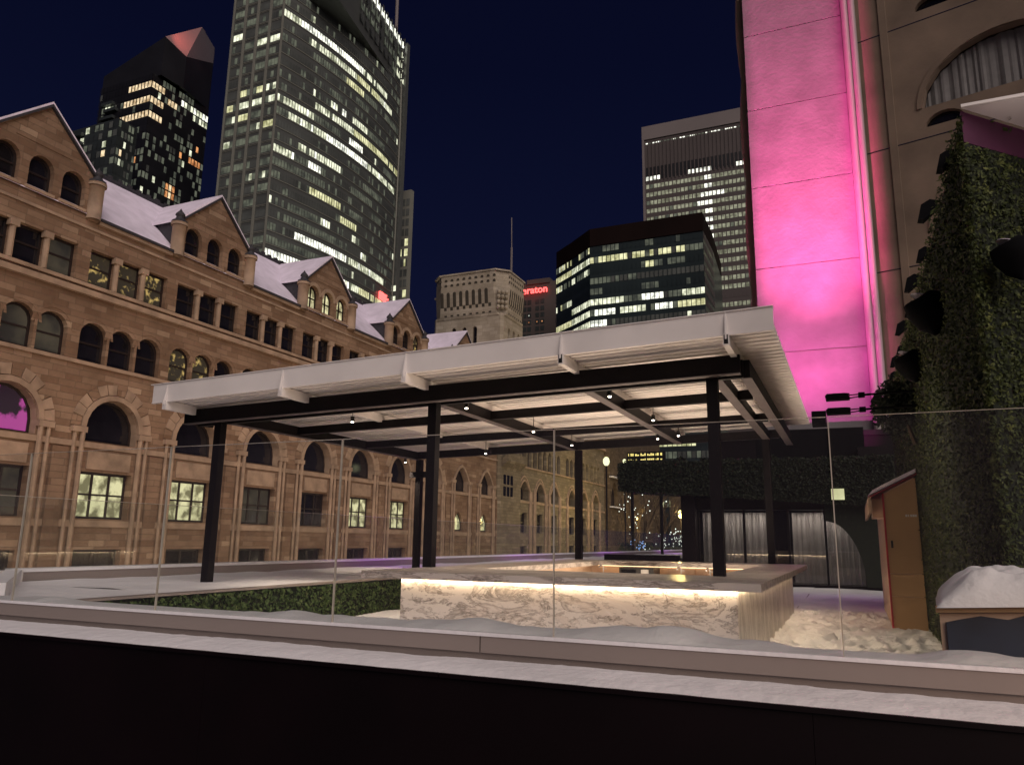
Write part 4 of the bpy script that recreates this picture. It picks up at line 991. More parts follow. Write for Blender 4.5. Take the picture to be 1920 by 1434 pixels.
for i in range(30):
    z = bz-fh*(i+1)
    if z < 20: break
    # left face (towards us)
    n = 16; cl = ['t_glass' if random.random() < .06 else 'a_body' for _ in range(n)]
    for c_ in range(n):
        r_ = random.random()
        if r_ < .025 and i > 5: cl[c_] = 't_lit'
        elif r_ < .16 and i > 2: cl[c_] = 't_dim'
    if i in (1, 3, 5): cl[9-i//2:] = ['a_warm']*(7+i//2)
    if i == 3: cl[1:5] = ['t_dim', 't_lit', 't_lit', 't_dim']
    if i == 11: cl[10:14] = ['a_orange', 'a_warm', 'a_warm', 'a_orange']
    ribbon('window_band', at, lerp_pts((AX0, AY), (AX1, AY), n), z+.3, z+2.55, cl, 'a_body', .25, .06)
    n = 18; cl = ['t_glass' if random.random() < .06 else 'a_body' for _ in range(n)]
    for c_ in range(n):
        r_ = random.random()
        if r_ < .03: cl[c_] = 't_lit'
        elif r_ < .30: cl[c_] = 't_dim'
        elif r_ < .31: cl[c_] = 'a_orange'
    if i in (1, 3, 5): cl[:4] = ['a_warm']*4
    if i == 1: cl[9:] = ['t_white', 't_lit', 't_dim', 't_lit', 't_white', 't_lit', 't_lit', 't_white', 't_white']
    if i == 2: cl[13:] = ['t_lit', 't_dim', 't_lit', 't_lit', 't_lit']
    if i == 2: cl[5:8] = ['a_warm']*3
    if i in (8,): cl[13:17] = ['a_orange']*4
    if i in (13, 14): cl[7:10] = ['a_orange', 'a_warm', 'a_orange']
    if i == 15: cl[13:17] = ['a_orange']*4
    ribbon('window_band', at, lerp_pts((AX1, AY), (AX1, AY2), n), z+.3, z+2.55, cl, 'a_body', .22, .06)
    if 1 < i < 12:
        q = MB(); q.box(AX0+2.5+(i % 2)*1.6, AX0+10-(i % 3), AY-1.3, AY-.08, z-.1, z+1.0, 'a_low'); q.build('balcony', at)
al = thing('apartment_block', 'lower dark grey apartment block in front of the black high rise at upper left', 'apartment building')
LY = 150.0; lx0, lx1 = -1.487*LY, -1.335*LY; lz = .842*LY; ly2 = -lx1/1.276
q = MB(); q.prism([(lx0, LY, -9), (lx1, LY, -9), (lx1, ly2, -9), (lx0, ly2, -9)], (0, 0, lz+9), 'a_low'); q.build('block', al)
for i in range(26):
    z = lz-3.1*(i+1); n = 11
    def rnd():
        r_ = random.random()
        return 't_lit' if r_ < .03 else ('a_warm' if r_ < .04 else ('t_dim' if r_ < .24 else ('t_glass' if r_ < .45 else 'a_low')))
    cl = [rnd() for _ in range(n)]
    if i == 6: cl[4:8] = ['a_orange']*4
    ribbon('window_band', al, lerp_pts((lx0, LY), (lx1, LY), n), z+.4, z+2.5, cl, 'a_low', .25, .05)
    cl = [rnd() for _ in range(6)]
    ribbon('window_band', al, lerp_pts((lx1, LY), (lx1, ly2), 6), z+.4, z+2.5, cl, 'a_low', .25, .05)
    q = MB(); q.box(lx0+2+(i % 3), lx0+8, LY-1.2, LY-.07, z-.05, z+.9, 'a_low'); q.build('balcony', al)

# --- hotel tower with the red sign
sh = thing('hotel_tower', 'distant brown hotel block with glowing red sign between stone tower and dark office', 'hotel')
SY = 300.0
q = MB(); q.box(-.4330*SY, -.3715*SY, SY, SY+25, -9, .3692*SY, 's_body'); q.box(-.417*SY, -.381*SY, SY-.5, SY+20, .3692*SY-.5, .3745*SY, 's_body'); q.build('block', sh)
pitc = 11.78/1443*300*1.15
for i in range(24):
    q = MB(); z = .3438*SY-i*3.05
    for j, a in enumerate((-.4235, -.4160, -.4035, -.3955)):
        x0 = a*SY; mt = 'a_body'
        if (i, j) in ((2, 1),): mt = 't_white'
        if (i, j) in ((3, 1), (3, 2), (3, 3)): mt = 'a_orange'
        q.box(x0, x0+1.75, SY-.12, SY-.04, z-1.95, z, 'a_low' if mt == 'a_body' else 'a_low')
        if mt != 'a_body': q.box(x0+.5, x0+1.0, SY-.16, SY-.121, z-1.2, z-.7, mt)
    q.build('window_row', sh)
tcv = bpy.data.curves.new('sign', 'FONT'); tcv.body = 'Sheraton'; tcv.size = 4.6; tcv.extrude = .12; tcv.offset = .07
to = bpy.data.objects.new('tmp', tcv); C.objects.link(to)
bpy.context.view_layer.update()
me = bpy.data.meshes.new_from_object(to.evaluated_get(bpy.context.evaluated_depsgraph_get())); bpy.data.objects.remove(to)
me.materials.clear(); me.materials.append(M['sign_red'])
ys_ = [v.co.x for v in me.vertices]; w0 = max(ys_)-min(ys_); tgtw = (-.3845+.4378)*SY; sc = tgtw/w0
so_ = bpy.data.objects.new('sign_letters', me); C.objects.link(so_); so_.parent = sh
so_.rotation_euler = (R(90), 0, 0); so_.scale = (sc, sc, sc); so_.location = (-.4378*SY, SY-1.0, .3530*SY)
spot('sign_glow', (-.41*SY, SY-6, .357*SY), (-.41*SY, SY, .357*SY), 500, (1, .05, .05), 150, 1, 1.0)
ma = thing('radio_mast', 'thin grey radio mast rising behind the pale stone tower', 'mast')
q = MB(); mx = -.443; q.tube([(mx*260, 260, 20), (mx*260, 260, .43*260)], .42, 'r_top', 6); q.tube([(mx*260, 260, .43*260), (mx*260-.2, 260, .478*260)], .2, 'r_top', 6); q.build('mast_pole', ma)
q = MB(); q.box(mx*260-1.5, mx*260+1.5, 258, 262, -9, 25, 'a_body'); q.build('mast_base', ma)

# --- dark chamfered office block
dm = thing('office_block', 'dark chamfered glass office block with broad brown roof band and several lit floors', 'office building')
Y0 = 240.0; ZR = .4396*Y0
pl = [(-.3713*256.4, 256.4), (-.3475*249.0, 249.0), (-.3201*240, 240), (-.160*240, 240), (-.148*259, 259)]
q = MB(); q.prism([(*a, -9) for a in pl]+[(-40, 290, -9), (-95, 290, -9)], (0, 0, ZR+9-5.5), 'm_body'); q.build('block', dm)
q = MB(); q.prism([(*(Vector(a)*.9985), ZR-6.3) for a in pl]+[(-40, 290, ZR-6.3), (-95, 290, ZR-6.3)], (0, 0, 6.3), 'm_roof'); q.build('roof_band', dm)
q = MB(); q.box(-.297*250, -.285*250, 250, 256, ZR, ZR+2.6, 'r_top'); q.box(-.24*250, -.225*250, 250, 254, ZR, ZR+1.3, 'r_top'); q.tube([(-.2235*250, 250, ZR), (-.2235*250, 250, ZR+3.5)], .12, 'r_body', 6); q.build('roof_plant', dm)
rowsm = {0: [(.1, .18, 't_dim'), (.2, .26, 't_dim')], 1: [(0, .23, 't_yel'), (.24, .36, 't_yel'), (.40, .57, 't_yel'), (.62, .73, 't_yel'), (.77, .84, 't_yel'), (.84, 1, 't_dim')], 2: [(.46, .56, 't_yel'), (.58, .64, 't_dim'), (.7, .86, 't_dim')],
         3: [(0, .2, 't_dim'), (.34, .42, 't_dim')], 4: [(0, .12, 't_dim'), (.5, .6, 't_dim')], 5: [(0, .32, 't_lit'), (.32, .48, 't_dim'), (.48, .65, 't_white'), (.68, .80, 't_dim'), (.82, 1, 't_lit')], 6: [(0, .24, 't_white'), (.27, .50, 't_lit'), (.53, .75, 't_white'), (.76, 1, 't_yel')],
         7: [(0, .14, 't_white'), (.2, .24, 't_dim'), (.86, .9, 't_lit')], 8: [(.2, .3, 't_dim')], 9: [(.1, .5, 't_dim')]}
zr0 = (.4134-.006)*Y0
zr_of = {0: .395, 1: .3905}
for i in range(0, 24):
    z1 = 98.9-i*3.75; 
    run = rowsm.get(i, [(random.random()*.5, .5+random.random()*.5, 't_dim' if random.random() < .5 else 't_yel')] if i > 12 else [])
    n = 26
    cl = seglist(n, run, 't_glass' if i % 2 else 'm_body')
    cl = [c_ if random.random() > .07 else 't_dim' for c_ in cl]
    ribbon('window_band', dm, lerp_pts(pl[2], pl[3], n), z1-2.1, z1, cl, 'm_body', .2, .06)
    cl = [random.choice(['t_yel', 't_lit', 't_dim', 't_dim', 'm_body']) if i in (0, 1, 2, 5, 6, 7) else 'm_body' for _ in range(10)]
    if i in (1, 5, 6, 7): cl = ['t_lit']*10
    ribbon('window_band', dm, lerp_pts(pl[1], pl[2], 10), z1-2.1, z1, cl, 'm_body', .2, .06)
    cl = [random.choice(['t_yel', 't_lit', 't_dim', 'm_body']) if i in (0, 2, 4, 6) else 'm_body' for _ in range(10)]
    if i in (1, 6): cl = ['t_yel']*10
    ribbon('window_band', dm, lerp_pts(pl[0], pl[1], 10), z1-2.1, z1, cl, 'm_body', .2, .06)
    ribbon('window_band', dm, lerp_pts(pl[3], pl[4], 6), z1-2.1, z1, ['r_body']*6, 'm_body', .2, .06)

# --- mauve ribbon window tower
rtw = thing('ribbon_tower', 'tall mauve grey office tower with even rows of small lit windows behind the dark block', 'skyscraper')
RY = 320.0; rx0 = -.2402*RY; rx1 = -12.0; rzt = .582*RY
q = MB(); q.box(rx0, rx1, RY, RY+40, -9, rzt, 'r_body'); q.build('block', rtw)
bx('parapet_band', rtw, 'r_top', rx0-.25, rx1+.2, RY-.5, RY+40, rzt-6.2, rzt+.4)
q = MB(); 
for i in range(46): q.box(rx0+1.5+i*1.4, rx0+2.5+i*1.4, RY-.08, RY-.03, rzt-8.4, rzt-7.9, 't_white' if random.random() < .55 else 't_dim')
q.build('top_light_row', rtw)
q = MB()
for i in range(38): q.box(rx0+.8+i*1.7, rx0+1.15+i*1.7, RY-.3, RY-.02, rzt-27, rzt-7, 'r_top' if False else 'r_body')
q.build('facade_fins', rtw)
q = MB()
for i in range(36): q.box(rx0+1.3+i*1.7, rx0+2.4+i*1.7, RY-.06, RY-.02, rzt-25.5, rzt-20, 'a_body')
q.build('louvre_band', rtw)
q = MB()
q.box(rx0-.2, rx0+.8, RY-.5, RY+.2, -9, rzt-6.2, 'r_top'); q.build('corner_pier', rtw)
for i in range(34):
    z1 = .5055*RY-i*3.93; q = MB()
    if z1 < 4: break
    n = 38
    for j in range(n):
        x0 = rx0+1.3+j*1.72; t = j/n; mt = 't_lit' if False else 't_dim'
        r_ = random.random(); mt = 'rt_a' if r_ < .9 else 't_dim'
        if 15 <= j <= 16 and i < 9: mt = 't_white'
        if i == 0: mt = 't_white' if (j < 4 or 11 <= j <= 16 or j > 22) else 'a_body'
        if i in (3,) and 13 < j < 20: mt = 't_white'
        if i == 4 and 12 < j < 15: mt = 't_white'
        if i in (12, 17) and j > 27: mt = 't_yel'
        if i > 16 and 27 < j < 33 and i % 2: mt = 't_yel'
        if i == 15 and j < 34: mt = 'r_body'
        if i in (8, 10) and j > 24: mt = 't_yel'
        q.box(x0, x0+1.3, RY-.07, RY-.02, z1-1.9, z1, mt)
    q.build('window_row', rtw)


# ================================================================== HOTEL (right): pink-lit slab, scalloped side and moon windows
ho = thing('beige_hotel', 'beige concrete hotel with half moon windows and a tall pink lit slab', 'hotel')
HY = 38.0; zj = [4.67+4.3*i for i in range(0, 10)]
for a, b in zip(zj, zj[1:]):
    bx('concrete_panel', ho, 'slab', -3.58, 1.12, HY, HY+.5, a+.02, b-.02)
bx('slab_core', ho, 'hotel', -3.6, 1.75, HY+.06, HY+3, -9, 44)
# two fluted ribs beside the slab
q = MB(); 
def flute(x0, x1, dep, n=8):
    pts = [((x0+x1)/2-(x1-x0)/2*math.cos(PI*i/n), HY-.32-dep*math.sin(PI*i/n)) for i in range(n+1)]
    for A, B in zip(pts, pts[1:]): q.poly([(*A, 3), (*B, 3), (*B, 44), (*A, 44)], 'flute')
flute(1.14, 1.46, .22); flute(1.46, 1.78, .20); q.box(1.135, 1.785, HY-.30, HY+.05, 3, 44, 'flute'); q.build('fluted_rib', ho, True)
# scalloped side behind the slab's left edge
q = MB(); z = -2.0; prof = []
while z < 46:
    ph = (z-18.4)/6.0; prof.append((-3.95-.16*abs(math.sin(PI*ph)), z)); z += .5
for A, B in zip(prof, prof[1:]):
    q.poly([(A[0], HY+1.2, A[1]), (-3.5, HY+1.2, A[1]), (-3.5, HY+1.2, B[1]), (B[0], HY+1.2, B[1])], 'hotel'); q.poly([(A[0], HY+1.2, A[1]), (A[0]-.1, HY+6, A[1]), (B[0]-.1, HY+6, B[1]), (B[0], HY+1.2, B[1])], 'hotel')
q.build('scalloped_side', ho)
def PH(s, z, d): return (1.79+.966*s+.257*d, HY-.257*s+.966*d, z)
q = MB(); mods = [18.4+6.0*i for i in range(-4, 4)]; moons = []
for z0 in mods:
    big = (6.03-3.49, 6.03+3.49, z0+1.5, z0+1.5, z0+4.35, 'round'); sm = (3.41-.82, 3.41+.82, z0+.52, z0+.52, z0+1.15, 'round')
    wall_row(q, PH, 0, 16, z0+.03, z0+1.32, [sm], 'hotel', .3); wall_row(q, PH, 0, 16, z0+1.32, z0+5.97, [big], 'hotel', .45)
    moons.append((big, sm)); q.poly([PH(0, z0-.03, .04), PH(16, z0-.03, .04), PH(16, z0+.03, .04), PH(0, z0+.03, .04)], 'frame')
q.poly([PH(16, -9, 0), PH(16, 44, 0), PH(16, 44, 10), PH(16, -9, 10)], 'hotel')
q.build('curved_wing_wall', ho)
q = MB()
q.prism([PH(1.05, mods[0], -.10), PH(1.38, mods[0], -.10), PH(1.38, mods[0], -.002), PH(1.05, mods[0], -.002)], (0, 0, 48), 'hotel'); q.build('wall_rib', ho)
for big, sm in moons:
    w_ = MB(); pts = arch_pts(*big[:2], big[2], big[3], big[4], 'round', 18)
    for i in range(70):
        s0 = big[0]+i*.1; s1 = s0+.1
        def top(s): u_ = max(0, 1-((s-6.03)/3.49)**2); return big[2]+2.85*math.sqrt(u_)
        dd = lambda k_: .62+.035*math.sin(k_*1.9+2*math.sin(k_*.31))+.03*math.sin(k_*.7)+.02*noise.noise(Vector((k_*.37, z0, 1)))
        w_.poly([PH(s0, big[2], dd(i)), PH(s1, big[2], dd(i+1)), PH(s1, top(s1), dd(i+1)), PH(s0, top(s0), dd(i))], 'curtain')
    cu = w_.build('curtain', ho, True); w_ = MB(); w_.poly([PH(big[0]-.3, big[2]-.2, .75), PH(big[1]+.3, big[2]-.2, .75), PH(big[1]+.3, big[4]+.2, .75), PH(big[0]-.3, big[4]+.2, .75)], 'frame'); w_.build('room_wall', ho)
    w_ = MB(); pts = arch_pts(*sm[:2], sm[2], sm[3], sm[4], 'round', 10); w_.poly([PH(x_, y_, .28) for x_, y_ in pts], 'dark_win'); w_.build('vent_window', ho)
    w_ = MB()
    for r0_, r1_, pr in ((.0, .22, -.07), ):
        a_ = [(6.03+(3.49+r0_)*math.cos(t), big[2]+(2.85+r0_)*math.sin(t)) for t in (PI-PI*i/24 for i in range(25))]
        b_ = [(6.03+(3.49+r1_)*math.cos(t), big[2]+(2.85+r1_)*math.sin(t)) for t in (PI-PI*i/24 for i in range(25))]
        for i in range(24): w_.prism([PH(*a_[i], 0), PH(*a_[i+1], 0), PH(*b_[i+1], 0), PH(*b_[i], 0)], Vector(PH(0, 0, pr))-Vector(PH(0, 0, 0)), 'hotel')
    w_.build('window_surround', ho)

for i, ((lx_, ly_, lz_), t_, p_, c_, a_) in enumerate(PINK):
    t = thing('assumed_pink_floodlight', 'assumed black floodlight with added shields on pavilion roof washing slab pink, %s' % ('third from the left', 'second from the left', 'leftmost', 'rightmost')[i], 'floodlight', 'assumed floodlights with added shields on the pavilion roof')
    bx('base', t, 'matte', lx_-.09, lx_+.09, ly_-.1, ly_+.1, lz_-.32, lz_-.06)
    bx('light_shield', t, 'matte', lx_-.5, lx_+.5, ly_-.46, ly_-.45, lz_-.32, lz_+1.0)
    for sgn, (ex, ey) in ((1, (1.80, 37.45)), (-1, (-3.62, 38.0))):  # shields added to keep pink light off the beige wing
        r_ = Vector((ex-lx_, ey-ly_)).normalized(); o_ = Vector((lx_, ly_))+r_*.13; pr_ = Vector((r_.y, -r_.x))*sgn; e_ = o_+pr_*.32
        q = MB(); q.prism([(o_.x, o_.y, lz_-.1), (e_.x, e_.y, lz_-.1), (e_.x, e_.y, lz_+.95), (o_.x, o_.y, lz_+.95)], (r_.x*.01, r_.y*.01, 0), 'matte'); q.build('light_shield', t)
        e2 = e_-r_*.42; q = MB(); q.prism([(e_.x, e_.y, lz_-.1), (e2.x, e2.y, lz_-.1), (e2.x, e2.y, lz_+.95), (e_.x, e_.y, lz_+.95)], (pr_.x*.01, pr_.y*.01, 0), 'matte'); q.build('light_shield', t)

# ================================================================== LOW DARK PODIUM BUILDING, PAVILION AND PLANTED CANOPY
pb = thing('podium_building', 'low black building behind the pergola with a few lit windows', 'building')
bx('block', pb, 'darkwall', -5.6, 14, 36.5, 37.9, -9, 4.82)
bx('roof_edge', pb, 'appl', -5.6, 14, 36.4, 36.49, 4.66, 4.88)
for b in ((-.80, -.30, 4.2, 4.62), (-.80, -.30, 3.6, 3.9)): bx('window', pb, 't_lit', b[0], b[1], 36.45, 36.485, b[2], b[3])

pv = thing('glass_pavilion', 'dark glazed pavilion with full height grey curtains right of the bar', 'pavilion')
bx('floor_plinth', pv, 'darkwall', -6.0, 1.2, 31.9, 34, -1.74, -1.50)
bx('roof_slab', pv, 'darkwall', -6.1, 1.6, 31.75, 34.1, 1.28, 1.75)
bx('side_wall', pv, 'darkwall', -6.3, -5.75, 31.4, 34, -1.7, 3.0)
bx('end_wall', pv, 'darkwall', .35, 1.6, 31.6, 34, -1.7, 3.6)
mulx = [-5.75, -3.95, -2.3, -.98, .36]
for a, b in zip(mulx, mulx[1:]):
    g_ = bx('glass_pane', pv, 'pav_glass', a+.05, b-.05, 32.0, 32.02, -1.49, 1.27)
for a in mulx: bx('mullion', pv, 'black_metal', a-.045, a+.045, 31.95, 32.07, -1.5, 1.28)
def curtain(x0, x1, cut=None):
    q = MB(); n = int((x1-x0)/.035); 
    for i in range(n):
        a = x0+(x1-x0)*i/n; b = x0+(x1-x0)*(i+1)/n; f_ = lambda x_: 32.55+.07*math.sin(x_*27+1.5*math.sin(x_*3))+.03*math.sin(x_*71+1)
        q.poly([(a, f_(a), -1.48), (b, f_(b), -1.48), (b, f_(b), 1.2), (a, f_(a), 1.2)], 'curtain_white')
    q.build('curtain', pv, True)
bx('window_reflection', pv, 't_yel', -.66, -.22, 30.78, 30.8, 1.60, 2.0)  # glowing panel painted in for a lit window's reflection
area('pavilion_fill_light', (-2.7, 32.15, 1.15), (-2.7, 32.5, -.6), 5.6, .08, 60, (1, .93, .88))  # added fill between glass and curtain, brings out the folds
curtain(-5.65, -2.95); curtain(-2.2, .3)
# planted canopy: boxy green mass above the pavilion
gc = thing('planted_canopy', 'overhanging box of dark green climbing foliage above the glass pavilion', 'hedge')
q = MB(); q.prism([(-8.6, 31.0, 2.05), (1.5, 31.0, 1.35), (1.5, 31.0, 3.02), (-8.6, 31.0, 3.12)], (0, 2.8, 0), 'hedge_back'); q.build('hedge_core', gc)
q = MB()
def smp():
    x = random.uniform(-8.75, 1.5); zb = 2.05-(x+8.6)*.0693; zt_ = 3.1+.14*noise.noise(Vector((x*1.3, 1, 1)))
    return ((x, 31.0-random.uniform(0, .14), random.uniform(zb-.05, zt_+.08)), (0, -1, .3))
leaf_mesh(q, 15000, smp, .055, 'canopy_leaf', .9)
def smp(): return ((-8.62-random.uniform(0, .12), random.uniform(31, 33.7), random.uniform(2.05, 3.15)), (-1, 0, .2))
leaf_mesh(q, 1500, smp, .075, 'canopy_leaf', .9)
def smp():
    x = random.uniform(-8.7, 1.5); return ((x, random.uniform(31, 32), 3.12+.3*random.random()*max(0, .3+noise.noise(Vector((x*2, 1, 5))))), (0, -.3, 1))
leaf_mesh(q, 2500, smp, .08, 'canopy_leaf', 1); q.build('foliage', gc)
q = MB(); ar = [(-.95+1.27*math.sin(t), -1.5+2.35*math.cos(t)) for t in (PI/2*i/12 for i in range(13))]
q.prism([(x_, 31.35, z_) for x_, z_ in ar]+[(1.5, 31.35, -1.5), (1.5, 31.35, 1.5), (-.95, 31.35, 1.5)], (0, .3, 0), 'hedge_back'); q.build('arched_opening', gc)
ds = thing('dark_parapet', 'low near black parapet behind the bar beside the pavilion', 'parapet'); bx('parapet_wall', ds, 'darkwall', -9.4, -6.35, 31.0, 31.3, -1.7, -.52)
sg = thing('display_sign', 'small dark display sign with amber dot lettering above the planted canopy', 'sign')
q = MB(); q.box(-.2705*60, -.2195*60, 60.05, 60.3, 6.05, 6.98, 'appl'); q.build('sign_board', sg)
q = MB(); random.seed(3); xx = -.2685*60
while xx < -.2225*60:
    w_ = random.choice((.05, .09, .13)); q.box(xx, xx+w_, 60.0, 60.04, 6.66, 6.66+random.choice((.10, .16, .2)), 'sign_amber')
    if random.random() < .75: q.box(xx, xx+w_, 60.0, 60.04, 6.32, 6.32+random.choice((.08, .12)), 'sign_amber')
    xx += w_+random.choice((.04, .05, .14))
q.build('sign_lettering', sg); bx('post', sg, 'appl', -16.0, -15.8, 60.1, 60.3, -1.74, 6.05); bx('post', sg, 'appl', -13.7, -13.5, 60.1, 60.3, -1.74, 6.05)

# ================================================================== LIVING WALL (right)
lw = thing('living_wall', 'tall dark green living wall of small leaves along the right side', 'living wall')
WX = 1.22
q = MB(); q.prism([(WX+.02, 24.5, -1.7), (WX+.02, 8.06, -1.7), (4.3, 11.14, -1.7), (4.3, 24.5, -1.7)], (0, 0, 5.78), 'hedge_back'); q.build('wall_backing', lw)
q = MB()
def smp():
    y = 8.0+16.5*random.random()**1.5; z = random.uniform(-1.62, 4.12)
    return ((WX-random.uniform(-.02, .035)-.03*noise.noise(Vector((y*2.5, z*2.5, 2))), y, z), (-1, -.15, .25))
leaf_mesh(q, 46000, smp, .027, 'hedge', .9)
def smp():
    t = random.uniform(-.03, 1.9); z = random.uniform(-1.62, 3.84); o_ = random.uniform(-.02, .035)+.03*noise.noise(Vector((t*2.5, z*2.5, 7)))
    return ((WX+t+o_*.7, 8.03+t-o_*.7, z), (.6, -.8, .25))
leaf_mesh(q, 30000, smp, .024, 'hedge', .9)
def smp(): return ((random.uniform(WX-.05, WX+.5), random.uniform(8.3, 24.5), 4.1+random.random()**2*.07), (-.2, 0, 1))
leaf_mesh(q, 2500, smp, .035, 'hedge', 1.0)
q.build('foliage', lw)
cn = thing('canopy_soffit', 'pale soffit with plum fascia jutting out over the top of the living wall', 'canopy')
q = MB(); q.prism([(1.24, 8.0, 4.19), (4.2, 8.0, 4.19), (4.2, 11.0, 4.19)], (0, 0, .035), 'awn_white'); q.build('soffit', cn)
q = MB(); q.prism([(1.235, 7.97, 4.19), (4.2, 7.97, 4.19), (4.2, 7.99, 4.19), (1.24, 7.99, 4.19)], (0, 0, .03), 'white_paint'); q.build('edge_trim', cn)
q = MB(); q.prism([(1.24, 8.05, 3.86), (4.2, 11.05, 3.86), (4.2, 11.12, 3.86), (1.24, 8.12, 3.86)], (0, 0, .328), 'awn_purple'); q.build('fascia', cn)
spot('soffit_wash', (1.7, 7.6, 3.4), (2.0, 8.3, 4.2), 7, (1, .84, .78), 120, 1, .1)  # unseen light with no fixture, brightening the soffit
# black floodlight heads along the top of the living wall
pos = [(.1348, 8.9, 1), (.1096, 10.9, 1.25), (.0998, 12.0, .9), (.0856, 14.0, 1.25), (.0806, 14.9, .9), (.0698, 17.2, 1.2), (.0666, 18.0, .8), (.0599, 20, 1.1), (.0562, 21.4, .9)]
els = [.4631, .4014, .3459, .3113, .2765, .2564, .2297, .2159, .1980]
place = ['highest, just below the plum fascia', 'second from the top', 'third from the top', 'fourth from the top', 'fifth from the top', 'sixth from the top', 'seventh from the top', 'second lowest', 'lowest, just above the dark bush']
for i, ((az, yy, s), el) in enumerate(zip(pos, els)):
    cx, cz = az*yy, el*yy
    t = thing('floodlight', 'black hooded floodlight on the living wall edge, %s' % place[i], 'floodlight', 'black floodlights along the living wall')
    L_ = .16*s*(1+.02*yy)
    q = MB(); q.prism([(cx-L_*.55, yy, cz-L_*.55), (cx-L_*.25, yy, cz-L_*.62), (cx+L_*.35, yy, cz-L_*.1), (cx+L_*.5, yy, cz+L_*.35), (cx+L_*.1, yy, cz+L_*.5), (cx-L_*.35, yy, cz+L_*.25)], (0, .16, 0), 'matte'); q.build('lamp_head', t)
    q = MB(); q.tube([(cx+L_*.3, yy+.08, cz+L_*.1), (max(WX+.08, cx+L_), yy+.08, cz+L_*.15)], .022, 'matte', 6); q.build('arm', t)
for i, (cx, yy, cz, r, pl_) in enumerate(((1.07, 10.9, 2.90, .27, 'upper of the pair beside the pink slab'), (1.08, 14.4, 2.95, .26, 'lower of the pair, above the dark bush'), (1.52, 7.95, 2.56, .19, 'alone near the right edge'))):
    t = thing('wall_speaker', 'black bowl speaker on the living wall, %s' % pl_, 'speaker', 'black bowl speakers on the living wall')
    q = MB(); q.tube([(cx-r*.2, yy, cz+r*.95), (cx-r*.1, yy, cz+r*.8), (cx, yy, cz+r*.2), (cx+r*.15, yy, cz-r*.5), (cx+r*.25, yy, cz-r*.95)], [r*.55, r*.95, r*.92, r*.6, r*.08], 'matte', 16); q.build('shell', t, True)
    q = MB(); q.tube([(cx-r*.21, yy, cz+r*.97), (cx-r*.2, yy, cz+r*1.0)], r*.5, 'roof_snow', 16); q.build('snow_dusting', t, True)
    q = MB(); q.tube([(cx, yy, cz), (WX+.1+(.4 if i == 2 else 0), yy+(.4 if i == 2 else 0), cz+.05)], .03, 'matte', 6); q.build('bracket', t)
# dark bush at the far end and the two long-armed lights reaching over the pergola
bs = thing('dark_bush', 'dark ragged bush at the far end of the living wall top', 'bush')
q = MB()
def smp():
    a = random.uniform(0, 2*PI); r = random.random()**.5
    return ((.90+.42*r*math.cos(a), 16.5+.5*random.uniform(-1, 1), 2.62+.50*r*math.sin(a)*random.uniform(.7, 1.1)), (-1, -1, .3))
leaf_mesh(q, 1800, smp, .055, 'hedge_back', 1.2); q.build('leaves', bs)
q = MB(); q.tube([(1.2, 16.5, 1.9), (1.05, 16.5, 2.4), (.85, 16.5, 2.8)], [.05, .035, .015], 'bark', 6); q.build('stem', bs)
for i, (zz, lab) in enumerate(((.1780, 'upper'), (.1604, 'lower'))):
    yy = 15.5; z_ = zz*yy
    t = thing('arm_light', '%s of two long armed black lights reaching left in front of the pink slab' % lab, 'floodlight', 'long armed lights at the pink slab')
    q = MB(); q.prism([(-.315, yy, z_-.09), (.10, yy, z_-.085), (.10, yy, z_+.02), (.02, yy, z_+.03), (-.29, yy, z_+.03), (-.33, yy, z_-.01)], (0, .2, 0), 'matte'); q.build('lamp_head', t)
    q = MB(); q.tube([(.10, yy+.06, z_-.01), (.26, yy+.06, z_-.0)], .012, 'matte', 6); q.tube([(.10, yy+.14, z_-.05), (.26, yy+.14, z_-.03)], .012, 'matte', 6); q.box(.25, .36, yy+.03, yy+.17, z_-.055, z_+.03, 'matte'); q.build('yoke', t)
    q = MB(); q.tube([(.36, yy+.1, z_-.01), (.72, yy+.1, z_-.0), (1.24, yy+.1, z_+.01)], [.02, .022, .026], 'matte', 6); q.build('arm', t)

# ================================================================== SHED and snow box
sd = thing('timber_shed', 'narrow plywood shed with red trim and snowy lean-to roof against the living wall', 'shed')
sy = 17.3
q = MB(); q.prism([(.585, sy, -1.62), (1.16, sy, -1.62), (1.16, sy, 1.33), (.585, sy, 1.03)], (0, 5.2, 0), 'shed_side'); q.build('shed_body', sd)
for z0, z1a in ((-1.60, -.98), (-.97, -.55), (-.54, 1.0)):
    q = MB(); q.prism([(.60, sy-.03, z0), (1.19, sy-.03, z0), (1.19, sy-.03, z1a if z1a < .9 else 1.32), (.60, sy-.03, z1a)], (0, .028, 0), 'shed_wood'); q.build('front_board', sd)
bx('corner_trim', sd, 'red', .565, .60, sy-.05, sy+.03, -1.6, 1.02)
bx('door_latch', sd, 'appl', .66, .70, sy-.07, sy-.032, -.05, .09)
q = MB()
for i, w_ in enumerate((.03, .02, .035, .035, .03)): q.box(.96+i*.042, .96+i*.042+w_, sy-.034, sy-.031, .555, .60, 'print')
q.build('small_label', sd)
q = MB(); q.prism([(.33, sy-.12, .93), (1.21, sy-.12, 1.38), (1.21, sy-.12, 1.40), (.33, sy-.12, .95)], (0, 5.4, 0), 'red'); q.build('roof', sd)
q = MB(); q.prism([(.31, sy-.13, .973), (.40, sy-.13, 1.08), (.6, sy-.13, 1.19), (1.21, sy-.13, 1.50), (1.21, sy-.13, 1.425)], (0, 5.42, 0), 'roof_snow'); q.build('roof_snow', sd)
q = MB(); q.prism([(.30, sy-.14, .60), (.36, sy-.14, .64), (.36, sy-.14, .95), (.31, sy-.14, .93)], (0, 5.3, 0), 'warmwood'); q.build('eaves_board', sd)
